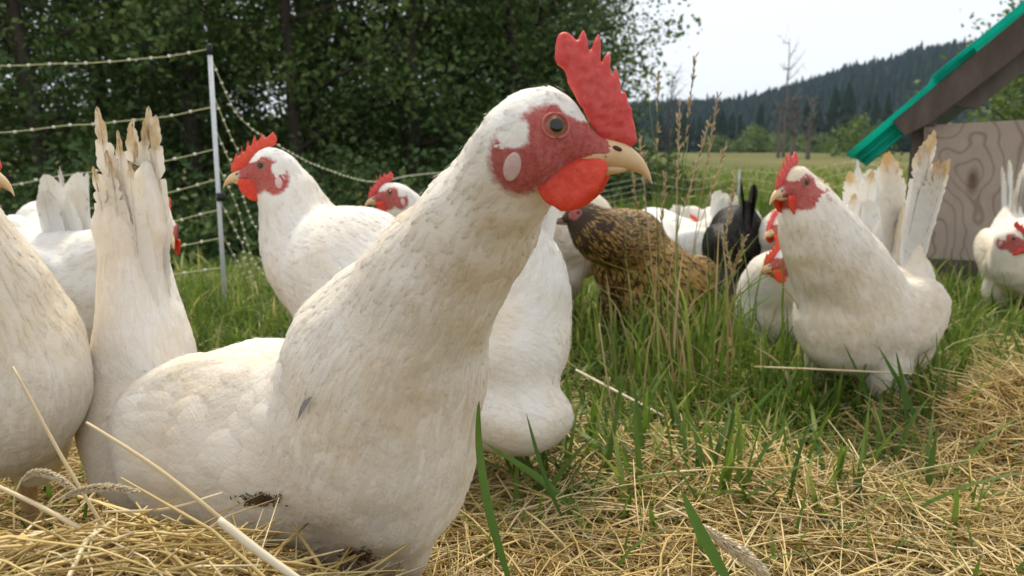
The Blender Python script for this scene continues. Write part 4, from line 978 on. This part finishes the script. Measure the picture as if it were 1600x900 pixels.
pts = np.array([on_hero(x_, y_)[0] + on_hero(x_, y_)[1] * .0035 for x_, y_ in ((493, 618), (484, 628), (477, 640), (472, 655))]); nn = on_hero(480, 636)[1]
v, q, tr, c = ribbons(crv(pts, 8)[None], np.array([[.0004, .0012, .0018, .0020, .0018, .0014, .0008, .0001]]), np.cross(nn, nrm(pts[-1] - pts[0]))[None]); link('grey_feather', MeshData().add(v, q).mesh('grey_feather', M['grey_feather']), hero[0])
hen('hen', 'white hen at the left edge with only its beak tip and breast in view', foot_at(-.492, .70), -35, head=at(-78, 246, .60), head_dir=(1, -.05, -.02), neck_bend=at(-85, 370, .63), neck_r=(.060, .040, .021), res=.004, nf=3500, ns=3500, mat_key='soiled', tail_len=1.2, seed=6)
hen('hen', 'white hen facing left in front of the white fence post', foot_at(-.125, .925), 152, head=at(413, 258, 1.0), head_dir=(-1, -.12, .02), comb='comb_b', comb_mat='comb_orange', neck_bend=at(492, 400, 1.01), neck_r=(.074, .056, .024), res=.004, nf=4000, ns=3500, mat_key='white', tail_len=.95, scale=1.08, tail_el=92, tail_spread=6, tail_fan=12, extra=rear_fluff, seed=7)
hen('hen', 'white hen behind the stained tail with a clean tail at left of it', foot_at(-.69, 1.26), -20, head=at(259, 356, 1.17), head_dir=(.55, -.8, 0), neck_r=(.050, .030, .016), tail='clean', tail_len=1.30, tail_el=86, tail_at=at(122, 470, 1.28), tail_spread=2, tail_fan=6, tail_n=8, tail_v=.5, res=.0055, nf=1500, ns=2500, seed=8)
hen('hen', 'farthest white hen on the left showing a short rounded tail', foot_at(-.89, 1.55), 130, head=at(60, 480, 1.72), head_dir=(-1, .3, -.4), tail='clean', tail_len=.85, tail_el=72, tail_spread=2, tail_fan=10, tail_n=8, tail_v=.5, res=.007, nf=900, ns=1000, seed=9)
hen('hen', 'white hen peeking out low behind the neck of the nearest hen', foot_at(-.13, 1.58), 195, head=at(606, 300, 1.5), head_dir=(-.92, -.4, -.05), comb='comb_b', res=.006, nf=1000, ns=1500, seed=10)
hen('hen', 'white hen shaded behind the beak of the brown hen', foot_at(.10, 1.75), 20, head=at(850, 275, 1.7), head_dir=(1, .2, 0), res=.006, nf=1200, ns=1800, mat_key='soiled', seed=12)
hen('hen', 'large white hen on the right standing in grass with a tall yellow-tipped tail', foot_at(.525, 1.165, -.055), 222, head=at(1240, 284, 1.06), head_dir=(-.80, -.60, .0), comb='comb_b', neck_bend=at(1278, 366, 1.075), neck_r=(.070, .046, .023), res=.004, nf=4500, ns=3500, mat_key='soiled', tail='tipped', tail_len=1.42, tail_el=101, tail_spread=5, tail_fan=12, tail_n=10, tail_wide=1.2, tail_gap=.010, tail_at=at(1412, 440, 1.25), scale=1.0, body_pitch=9, head_scale=1.05, seed=13)
hen('hen', 'white hen cropped by the right picture edge, before the plywood', foot_at(1.235, 1.92, -.06), 250, head=at(1588, 372, 1.80), head_dir=(.62, -.72, -.25), comb='comb_b', neck_bend=at(1584, 418, 1.84), res=.006, nf=1200, ns=1800, mat_key='soiled', tail_len=1.15, tail_el=88, tail_spread=2, tail_fan=6, tail_n=8, tail_v=.5, seed=14)
hen('hen', 'white hen hidden behind the large right hen with two ragged tail tips', foot_at(.72, 1.66, -.02), 20, head=at(1410, 420, 1.8), head_dir=(1, .2, -.3), tail='tipped', tail_len=1.2, tail_el=84, tail_spread=6, tail_fan=16, tail_n=4, tail_at=at(1330, 400, 1.6), res=.006, nf=900, ns=1200, seed=15)
hen('hen', 'white hen with a bright comb, low against the breast of the right hen', foot_at(.56, 1.50, -.09), 198, head=at(1224, 404, 1.38), head_dir=(-1, -.2, -.05), comb='comb_b', comb_mat='comb_orange', res=.006, nf=1000, ns=1500, seed=16)
hen('hen', 'white hen with a dull red face above the low bright-combed hen', foot_at(.70, 1.86, -.03), 205, head=at(1214, 352, 1.72), head_dir=(-.8, -.6, -.05), comb='comb_b', res=.006, nf=900, ns=1200, mat_key='white', seed=17)
hen('hen', 'small distant white hen with a broad upright tail left of the black hen', foot_at(.50, 2.45, -.09), 185, head=at(1030, 380, 2.35), head_dir=(-1, 0, -.3), tail='clean', tail_el=80, tail_spread=7, tail_len=.85, res=.008, nf=500, ns=600, seed=18)
hen('hen', 'distant white hen with an orange comb behind the tall seed grass', foot_at(.55, 2.75, -.09), 175, head=at(1084, 352, 2.55), head_dir=(.5, -.8, 0), comb='comb_b', comb_mat='comb_orange', tail_len=.55, tail_el=50, res=.008, nf=500, ns=600, seed=19)
hen('hen', 'distant white hen whose red comb shows beside the black tail', foot_at(.74, 2.75, -.06), 20, head=at(1131, 352, 2.6), head_dir=(-.8, -.5, 0), comb='comb_b', tail_len=.55, tail_el=50, res=.008, nf=500, ns=600, seed=20)
def muffs(L, D, B, s, foot):
    h = at(898, 331, 1.42) - foot; f = nrm(np.array([-1, -.25, -.05]))
    return [('e', h - f * .018 + np.array([0, -.004, -.022]), np.array([.024, .022, .020]), np.eye(3), .01, nrm(-f + [0, 0, -1]), .012, .004)]
hen('hen', 'brown laced hen with a dark bearded face behind the seed grass', foot_at(.27, 1.60, -.045), 208, head=at(898, 331, 1.42), head_dir=(-1, -.25, -.05), comb=None, neck_bend=at(938, 368, 1.44), neck_r=(.062, .048, .024), mat_key='brown', dark=True, tail='dark', tail_el=40, tail_len=.6, res=.0048, nf=4500, ns=3500, extra=muffs, seed=21, group='dark hens', feather_scale=1.15, body_pitch=33, scale=.95)
hen('hen', 'black hen seen from behind with its tail raised', foot_at(.565, 1.98, -.04), 80, head=at(1178, 420, 2.15), head_dir=(.2, 1, -.4), comb=None, mat_key='black', dark=True, tail='dark', tail_el=84, tail_len=.80, tail_spread=5, tail_fan=12, tail_wide=1.7, tail_v=.5, tail_gap=.005, tail_n=14, res=.006, nf=1500, ns=1200, seed=22, group='dark hens')
# ------------------------------------------------------------------ hay, straw and grass
def straws(n, xy, lmin, lmax, r, rad, m_tilt, zoff, curl=.18):
    x, y = xy; a = r.uniform(0, 2 * math.pi, n); l = r.uniform(lmin, lmax, n); t5 = np.linspace(-.5, .5, 5)
    d = np.stack([np.cos(a), np.sin(a), 0 * a], -1); sd_ = np.stack([-np.sin(a), np.cos(a), 0 * a], -1); cv = r.normal(0, curl, n)
    P = np.stack([x, y, 0 * x], -1)[:, None, :] + d[:, None, :] * (l[:, None] * t5)[..., None] + sd_[:, None, :] * (cv[:, None] * l[:, None] * (t5 ** 2))[..., None]
    g = gz(P[:, :, 0], P[:, :, 1]); tilt = np.clip(r.normal(0, m_tilt, n), -.62, .62)
    P[:, :, 2] = .5 * g + .5 * g[:, 2:3] + zoff[:, None] + np.tan(tilt)[:, None] * l[:, None] * t5 + (-.10 * l)[:, None] * (t5 ** 2) * 2
    P[:, :, 2] = np.maximum(P[:, :, 2], g + .0005)
    return P, rad[:, None] * np.array([.7, 1, 1, .9, .5])
def pick(n, r, y0, y1, p=1.6, margin=1.08):
    """places on the ground in view, denser near the camera"""
    u = r.random(n); y = y0 * (y1 / y0) ** (u ** p); x = (r.random(n) * 2 - 1) * (800 / FPX * y * margin + .03); return x, y
def hay_amount(x, y):
    px = 800 + FPX * x / y
    a = 1 - sst(1.14, 1.46, y + .2 * (vnoise(np.stack([x * 6, y * 6, 0 * x], -1), 4) - .5) * 2 - .13 * sst(1380, 1480, px))
    return np.maximum(a, .9 * np.exp(-((y - 3.0) / .28) ** 2) * (px < 620))
def green_amount(x, y):
    px = 800 + FPX * x / y; n = vnoise(np.stack([x * 5, y * 4, 0 * x], -1), 8)
    mid = sst(.76, .95, y) * np.exp(-((px - 1060) / 260) ** 2) * .62 + .10
    return np.clip(np.maximum(1 - hay_amount(x, y), mid * sst(.38, .55, n) + .05), 0, 1)
r = np.random.default_rng(51); md = MeshData()
x, y = pick(64000, r, .36, 3.4, 1.5); k = r.random(len(x)) < hay_amount(x, y); x, y = x[k], y[k]; n = len(x)
dep = r.random(n) ** 1.4 * .035
P, Rd = straws(n, (x, y), .04, .17, r, .0003 + .0009 * r.random(n) ** 2.0, .19, dep, .38)
tone = np.clip(r.normal(.5, .27, n), 0, 1); c = np.zeros((n, 5, 4)); c[..., 0] = tone[:, None]; c[..., 3] = 1
v, q, tr, cc = tubes(P, Rd, 3, c); md.add(v, q, tr, col=cc)
# loose mounds: left foreground and right
def mound(cx, cy, sx, sy, hgt, n, seed, lo=.05, hi=.2):
    r = np.random.default_rng(seed); x = cx + r.normal(0, sx, n); y = cy + r.normal(0, sy, n); k = y > .33; x, y = x[k], y[k]; n = len(x)
    e = np.exp(-.5 * ((x - cx) / sx) ** 2 - .5 * ((y - cy) / sy) ** 2)
    P, Rd = straws(n, (x, y), lo, hi, r, .0004 + .0011 * r.random(n) ** 2, .42, r.random(n) * hgt * e, .35)
    c = np.zeros((n, 5, 4)); c[..., 0] = np.clip(r.normal(.5, .26, n), 0, 1)[:, None]; c[..., 3] = 1; v, q, tr, cc = tubes(P, Rd, 3, c); md.add(v, q, tr, col=cc)
mound(-.20, .47, .10, .045, .055, 1500, 61, .04, .14); mound(-.36, .50, .07, .05, .05, 700, 62, .04, .14); mound(.70, .98, .15, .10, .06, 5200, 63); mound(.30, .80, .22, .07, .03, 2600, 64); mound(-.08, .53, .05, .03, .03, 500, 65, .04, .12)
x, y = pick(4200, r, .40, 1.9, 1.4); k = r.random(len(x)) < hay_amount(x, y); x, y = x[k], y[k]; n = len(x)
P, Rd = straws(n, (x, y), .07, .24, r, .0006 + .0009 * r.random(n) ** 2.2, .17, .020 + .026 * r.random(n), .22)
c = np.zeros((n, 5, 4)); c[..., 0] = np.clip(r.normal(.68, .2, n), 0, 1)[:, None]; c[..., 3] = 1; v, q, tr, cc = tubes(P, Rd, 3, c); md.add(v, q, tr, col=cc)
tag(link('hay', md.mesh('hay', M['hay'])), 'dry yellow hay strewn over the ground under the hens', 'hay', kind='stuff')
# fine chaff and broken seed husks in the hay
md = MeshData(); x, y = pick(15000, r, .38, 1.5, 1.3); k = r.random(len(x)) < hay_amount(x, y); x, y = x[k], y[k]; n = len(x); a = r.uniform(0, 6.28, n); l = r.uniform(.006, .022, n)
t3 = np.linspace(-.5, .5, 3); g = gz(x, y) + r.random(n) * .036; d = np.stack([np.cos(a), np.sin(a), r.normal(0, .5, n)], -1)
P = np.stack([x, y, g], -1)[:, None, :] + d[:, None, :] * (l[:, None] * t3)[..., None]; P[:, 1, 2] += .002; c = np.zeros((n, 3, 4)); c[..., 0] = r.random(n)[:, None]; c[..., 3] = 1
v, q, tr, cc = ribbons(P, np.tile(np.array([.0003, .0009, .0002]), (n, 1)), r.normal(0, 1, (n, 3)), c, .3); md.add(v, q, col=cc)
tag(link('chaff', md.mesh('chaff', M['chaff'])), 'brown chaff and broken husks lying in the hay', 'chaff', kind='stuff')
# grass blades
def blades(x, y, hmin, hmax, wmin, wmax, r, lean=.55, tone=(.46, .24), k=6, zb=0.0):
    n = len(x); a = r.uniform(0, 6.28, n); h = r.uniform(hmin, hmax, n); t6 = np.linspace(0, 1, k); le = np.abs(r.normal(0, lean, n)) + .08; dr = np.abs(r.normal(0, .35, n))
    d = np.stack([np.cos(a), np.sin(a), 0 * a], -1)
    out = (le[:, None] * t6 ** 1.0 * .7 + dr[:, None] * t6 ** 2.4) * h[:, None]; up = h[:, None] * (t6 * np.cos(le * .6)[:, None] - .55 * dr[:, None] * t6 ** 2.6)
    P = np.stack([x, y, gz(x, y) + zb - .004], -1)[:, None, :] + d[:, None, :] * out[..., None]; P[:, :, 2] += up
    W = r.uniform(wmin, wmax, n)[:, None] * np.array([.7, 1, 1, .85, .55, .04])[None] if k == 6 else r.uniform(wmin, wmax, n)[:, None] * np.array([.8, 1, .7, .04])[None]
    sd_ = np.stack([-np.sin(a), np.cos(a), r.normal(0, .3, n)], -1); c = np.zeros((n, k, 4)); tn = np.clip(r.normal(*tone, n), 0, .85)
    c[..., 0] = np.clip(tn[:, None] + (r.random(n) < .16)[:, None] * .6 * t6 ** 2, 0, 1); c[..., 3] = 1
    return ribbons(P, W, sd_, c, .25)
r = np.random.default_rng(71); md = MeshData()
x, y = pick(52000, r, .62, 4.2, 1.0, 1.12); k = r.random(len(x)) < green_amount(x, y); x, y = x[k], y[k]
f = (np.minimum(1, y / 1.3))
v, q, tr, cc = blades(x, y, .035, .105, .0012, .0032, r); md.add(v, q, col=cc)
x, y = pick(9000, r, 1.26, 2.6, 1.0, 1.1); px = 800 + FPX * x / y; k = (r.random(len(x)) < np.exp(-((px - 1090) / 120) ** 2) * .8) | (r.random(len(x)) < .12); x, y = x[k], y[k]
v, q, tr, cc = blades(x, y, .08, .19, .0015, .0035, r, .35); md.add(v, q, col=cc)
x, y = pick(3000, r, .72, 1.3, 1.0, 1.05); px = 800 + FPX * x / y; k = (px > 790) & (px < 1500) & (r.random(len(x)) < .35); x, y = x[k], y[k]
v, q, tr, cc = blades(x, y, .06, .15, .0022, .0042, r, .8, (.30, .2)); md.add(v, q, col=cc)
x, y = pick(3000, r, 1.0, 1.35, 1.0, 1.05); px = 800 + FPX * x / y; k = (px > 1190) & (px < 1520) & (y > 1.02); x, y = x[k], y[k]
v, q, tr, cc = blades(x, y, .07, .14, .0016, .0034, r, .45, (.25, .2)); md.add(v, q, col=cc)
tag(link('grass', md.mesh('grass', M['grass'])), 'short green grass growing through the hay and round the hens', 'grass', kind='stuff')
r = np.random.default_rng(72); md = MeshData()
x, y = pick(30000, r, 3.6, 9.5, .9, 1.15); v, q, tr, cc = blades(x, y, .06, .22, .004, .009, r, .5, (.42, .25), 4); md.add(v, q, col=cc)
x, y = pick(16000, r, 9.0, 30, .9, 1.15); v, q, tr, cc = blades(x, y, .12, .3, .012, .03, r, .5, (.6, .2), 4); md.add(v, q, col=cc)
# rank green growth along the far fence
x, y = pick(14000, r, 5.5, 9.0, 1.0, 1.1); px = 800 + FPX * x / y; k = (px > 900) & (px < 1460); x, y = x[k], y[k]; v, q, tr, cc = blades(x, y, .15, .42, .005, .012, r, .35, (.35, .2), 4); md.add(v, q, col=cc)
tag(link('meadow_grass', md.mesh('meadow_grass', M['grass'])), 'rank meadow grass round the far fence and out in the field', 'grass', kind='stuff')

# tall seed-head grasses in front of the brown hen
tus = empty('grass_tussock', foot_at(.26, 1.28)); tag(tus, 'tall tussock of yellowing grass with seed heads before the brown hen', 'grass tussock'); t0 = np.array(tus.location)
r = np.random.default_rng(81)
tall = [(1046, 560, 1028, 110), (1060, 560, 1108, 190), (1052, 570, 1010, 120), (1075, 565, 1135, 225), (1040, 560, 985, 250), (1066, 560, 1062, 160), (1085, 570, 1100, 300), (1050, 560, 1000, 215), (1080, 560, 1150, 275), (1035, 560, 1040, 270), (1090, 560, 1075, 215), (1100, 565, 1165, 370), (1062, 560, 1086, 90), (1120, 560, 1130, 360), (1020, 560, 975, 330), (1058, 560, 1122, 150)]
for k, (bx, by, tx, ty) in enumerate(tall):
    Y = 1.16 + .22 * r.random(); b0 = at(bx, by, Y); b0[2] = gz(b0[0], Y); tp = at(tx, ty, Y + r.normal(0, .06)); mid = (b0 + tp) / 2 + r.normal(0, .012, 3)
    P = crv(np.array([b0, mid, tp]), 14) - t0; c = np.zeros((1, 14, 4)); c[..., 0] = np.linspace(.25, .85, 14) if k % 3 else np.linspace(.2, .55, 14); c[..., 3] = 1
    md = MeshData(); v, q, tr, cc = tubes(P[None], np.linspace(.0011, .0005, 14)[None], 4, c); md.add(v, q, tr, col=cc); st = link('stem', md.mesh('stem', M['seed'] if k % 2 else M['grass']), tus)
    if k % 4 != 2:
        md = MeshData(); m_ = 46; f = 1 - r.random(m_) * .26; ii = f * 13; p0 = np.stack([np.interp(ii, np.arange(14), P[:, j]) for j in range(3)], -1); dd = nrm(P[-1] - P[-4]); l = r.uniform(.006, .014, m_)
        dv = nrm(dd + r.normal(0, .35, (m_, 3))); PP = p0[:, None, :] + dv[:, None, :] * (l[:, None] * np.linspace(0, 1, 4))[..., None]; c = np.zeros((m_, 4, 4)); c[..., 0] = r.random(m_)[:, None]; c[..., 3] = 1
        v, q, tr, cc = tubes(PP, np.tile(np.array([.0003, .0011, .0010, .0002]), (m_, 1)), 4, c); md.add(v, q, tr, col=cc); link('seed_head', md.mesh('seed_head', M['seed']), st)
for k in range(130):
    b0 = np.array([at(r.normal(1075, 62), 560, 1.25)[0], r.uniform(1.10, 1.42), 0]); b0[2] = gz(b0[0], b0[1]); hgt = r.uniform(.12, .30); a = r.uniform(0, 6.28); le = abs(r.normal(0, .28)); d = np.array([math.cos(a), math.sin(a) * .6, 0])
    P = crv(np.array([b0, b0 + d * le * hgt * .4 + [0, 0, hgt * .6], b0 + d * le * hgt * 1.3 + [0, 0, hgt * (1 - .3 * le)]]), 8) - t0
    c = np.zeros((1, 8, 4)); c[..., 0] = np.clip(np.linspace(.2, .6, 8) + r.normal(0, .15), 0, 1); c[..., 3] = 1; md = MeshData()
    v, q, tr, cc = ribbons(P[None], np.array([[.8, 1, 1, .9, .8, .6, .35, .03]]) * r.uniform(.0010, .0026), r.normal(0, 1, (1, 3)) * [1, .4, .2], c, .25); md.add(v, q, col=cc); link('blade', md.mesh('blade', M['grass'] if k % 3 else M['seed']), tus)

# single stalks, blades and seed heads that stand out in the foreground
def stalk(name, pts, rad, m, label, cat, tone=(.6, .8), group=None):
    P3 = np.array([at(*p) for p in pts]); o = P3[0].copy(); P = crv(P3, 14) - o; c = np.zeros((1, 14, 4)); c[..., 0] = np.linspace(*tone, 14); c[..., 3] = 1
    v, q, tr, cc = tubes(P[None], (np.array([.8, .9, 1, 1, 1, 1, 1, .95, .95, .9, .9, .85, .8, .6]) * rad)[None], 7, c)
    ob = link(name, MeshData().add(v, q, tr, col=cc).mesh(name, m)); ob.location = Vector(o.tolist()); tag(ob, label, cat, group); return ob
def leafblade(name, pts, wd, label, m='blade', tone=(.25, .8), side=(1, .25, .1), tip=True):
    P3 = np.array([at(*p) for p in pts]); o = P3[0].copy(); P = crv(P3, 16) - o; c = np.zeros((1, 16, 4)); c[..., 0] = np.linspace(*tone, 16); c[..., 3] = 1
    W = np.array([.55, .7, .85, .95, 1, 1, 1, 1, .97, .93, .87, .78, .66, .5, .3, .03]) * wd
    v, q, tr, cc = ribbons(P[None], W[None], np.array([side], float), c, .3); ob = link(name, MeshData().add(v, q, col=cc).mesh(name, M[m])); ob.location = Vector(o.tolist()); tag(ob, label, 'grass blade'); return ob
stalk('straw_stalk', [(190, 870, .44), (100, 720, .45), (20, 573, .46)], .0011, M['straw_pale'], 'long thin straw leaning up and left before the leftmost hen', 'straw', (.2, .5))
stalk('straw_stalk', [(370, 830, .45), (250, 735, .46), (135, 660, .47)], .0014, M['straw_pale'], 'stout yellow straw slanting across the lower rump of the nearest hen', 'straw', (.2, .4))
stalk('straw_stalk', [(125, 826, .41), (60, 790, .42), (-20, 752, .43)], .0014, M['straw_pale'], 'stout straw entering from the left picture edge above the hay', 'straw', (.3, .6))
stalk('straw_stalk', [(160, 800, .44), (260, 795, .45), (348, 770, .46)], .0009, M['straw_pale'], 'thin straw lying level on the left hay pile', 'straw', (.3, .8))
stalk('white_stem', [(342, 812, .40), (400, 858, .395), (480, 915, .39)], .0026, M['straw_pale'], 'thick white stem lying at the front of the left hay pile', 'straw', (.9, 1.0))
stalk('straw_stalk', [(1262, 905, .72), (1245, 840, .74), (1224, 765, .77)], .0026, M['straw_pale'], 'broad pale straw standing in the hay at lower right centre', 'straw', (.7, 1.0))
stalk('straw_stalk', [(1546, 905, .74), (1534, 840, .76), (1524, 765, .80)], .0022, M['straw_pale'], 'pale flattened straw standing near the right picture edge', 'straw', (.8, 1.0))
stalk('straw_stalk', [(1178, 573, 1.10), (1300, 578, 1.04), (1425, 584, 1.02)], .0014, M['straw_pale'], 'long level straw crossing the legs of the right hen', 'straw', (.3, .6))
stalk('straw_stalk', [(1130, 850, .75), (1290, 780, .82), (1440, 705, .90)], .0016, M['straw_pale'], 'long straw slanting up to the right hay mound', 'straw', (.2, .5))
stalk('straw_stalk', [(900, 578, 1.2), (960, 610, 1.1), (1040, 652, 1.02)], .0022, M['straw_pale'], 'flat shiny pale stem lying beside the green grass in the middle', 'straw', (.9, 1.0))
stalk('straw_stalk', [(962, 662, 1.02), (948, 590, 1.04), (936, 505, 1.06)], .0013, M['seed'], 'upright yellow stalk beside the tail of the hen behind', 'straw', (.4, .9))
leafblade('grass_leaf', [(795, 905, .50), (765, 800, .51), (749, 700, .525), (748, 618, .53)], .0030, 'tall narrow green blade in front of the breast edge of the nearest hen')
leafblade('grass_leaf', [(905, 800, .72), (840, 745, .74), (755, 690, .76)], .0038, 'green blade bending left behind the tall narrow blade', tone=(.3, .6))
leafblade('grass_leaf', [(878, 808, .70), (848, 735, .71), (822, 645, .72)], .0022, 'dark thin blade with a dry tip below the fluffy rump', tone=(.05, .25))
leafblade('grass_leaf', [(1012, 752, .82), (950, 705, .85), (880, 655, .90)], .0040, 'wide green blade arching over the hay in the middle', tone=(.4, .7))
leafblade('grass_leaf', [(1140, 910, .50), (1098, 835, .51), (1064, 765, .52)], .0042, 'thick green blade at the bottom with a clipped dry tip', tone=(.35, .5))
leafblade('grass_leaf', [(676, 815, .66), (705, 778, .665), (730, 735, .67)], .0052, 'short wide green blade under the breast of the nearest hen', tone=(.2, .45))
leafblade('grass_leaf', [(1365, 660, 1.02), (1348, 600, 1.03), (1318, 535, 1.04)], .0024, 'dark blade before the breast of the right hen', tone=(.0, .2))
leafblade('grass_leaf', [(1440, 672, .98), (1415, 615, 1.0), (1372, 540, 1.02)], .0040, 'broad dark blade curving left before the right hen', tone=(.05, .3))
leafblade('grass_leaf', [(1418, 665, .98), (1412, 605, 1.0), (1400, 548, 1.0)], .0034, 'upright green blade before the legs of the right hen', tone=(.1, .4))
leafblade('grass_leaf', [(1468, 690, .98), (1448, 640, 1.0), (1430, 572, 1.02)], .0026, 'thin dark blade right of the broad dark blade', tone=(.0, .3))
leafblade('grass_leaf', [(1310, 815, .86), (1335, 810, .87), (1362, 824, .87)], .0050, 'pale bluish leaf lying flat in the hay', 'straw_pale', (.8, 1.0))
leafblade('grass_leaf', [(1120, 700, .98), (1160, 660, 1.0), (1228, 588, 1.06)], .0035, 'bent blue-green blade left of the right hen', tone=(.25, .4))
leafblade('grass_leaf', [(1185, 520, 1.22), (1160, 500, 1.24), (1215, 455, 1.2)], .0035, 'bright green blade pointing to the low bright-combed hen', tone=(.6, .9))
# arching fuzzy seed heads
def foxtail(name, stem, head, rad, label, seed):
    S = np.array([at(*p) for p in stem]); Hh = np.array([at(*p) for p in head]); o = empty(name, S[0]); tag(o, label, 'seed head'); o0 = S[0]
    P = crv(np.vstack([S, Hh[:1]]), 14) - o0; v, q, tr, cc = tubes(P[None], np.full((1, 14), rad * .22), 6, np.array([[[.5, 0, 0, 1.]]])); link('stem', MeshData().add(v, q, tr, col=cc).mesh('stem', M['straw_pale']), o)
    r = np.random.default_rng(seed); P = crv(Hh, 40) - o0; T = nrm(np.gradient(P, axis=0)); n = 900; ii = r.uniform(0, 39, n); p0 = np.stack([np.interp(ii, np.arange(40), P[:, j]) for j in range(3)], -1); td = T[ii.astype(int)]
    nn = nrm(np.cross(td, r.normal(0, 1, (n, 3)))); env = np.sin(np.clip(ii / 39, 0, 1) * math.pi) ** .35; dv = nrm(td * 1.0 + nn * .75); l = rad * 1.5 * env * r.uniform(.7, 1.3, n)
    PP = p0[:, None, :] + nn[:, None, :] * (rad * .25 * env)[:, None, None] + dv[:, None, :] * (l[:, None] * np.linspace(0, 1, 4))[..., None]; c = np.zeros((n, 4, 4)); c[..., 0] = r.uniform(.3, 1, n)[:, None]; c[..., 3] = 1
    v, q, tr, cc = tubes(PP, np.tile(np.array([.4, .8, .6, .05]) * rad * .22, (n, 1)), 3, c); tag(link('spikelets', MeshData().add(v, q, tr, col=cc).mesh('spikelets', M['straw_pale']), o), kind='stuff')
foxtail('seed_head', [(22, 830, .43), (22, 780, .43)], [(32, 752, .43), (52, 740, .43), (80, 743, .43), (118, 765, .43)], .0022, 'fuzzy arched seed head nearest the left picture edge', 91)
foxtail('seed_head', [(55, 815, .42), (75, 790, .42)], [(95, 778, .42), (130, 766, .42), (170, 762, .42), (218, 768, .42)], .0022, 'fuzzy level seed head lying over the hay right of the arched one', 92)
foxtail('seed_head', [(1040, 790, .56), (1070, 805, .555)], [(1095, 820, .55), (1130, 845, .545), (1165, 870, .54), (1200, 900, .535)], .0048, 'plump woolly seed head by the thick clipped blade', 93)
# ------------------------------------------------------------------ the air between here and the hills
hz = bpy.data.materials.new('haze'); hz.use_nodes = True; t = hz.node_tree; t.nodes.clear()
pv = t.nodes.new('ShaderNodeVolumePrincipled'); pv.inputs['Color'].default_value = (.52, .72, 1, 1); pv.inputs['Density'].default_value = .00011; pv.inputs['Anisotropy'].default_value = 0.3
om = t.nodes.new('ShaderNodeOutputMaterial'); t.links.new(pv.outputs[0], om.inputs['Volume'])
V, f = box_pts((-2700, -2700, -3.5), (5400, 0, 0), (0, 5400, 0), (0, 0, 200)); me = bpy.data.meshes.new('haze'); me.from_pydata(V.tolist(), [], f); me.materials.append(hz)
tag(link('haze', me), kind='stuff')
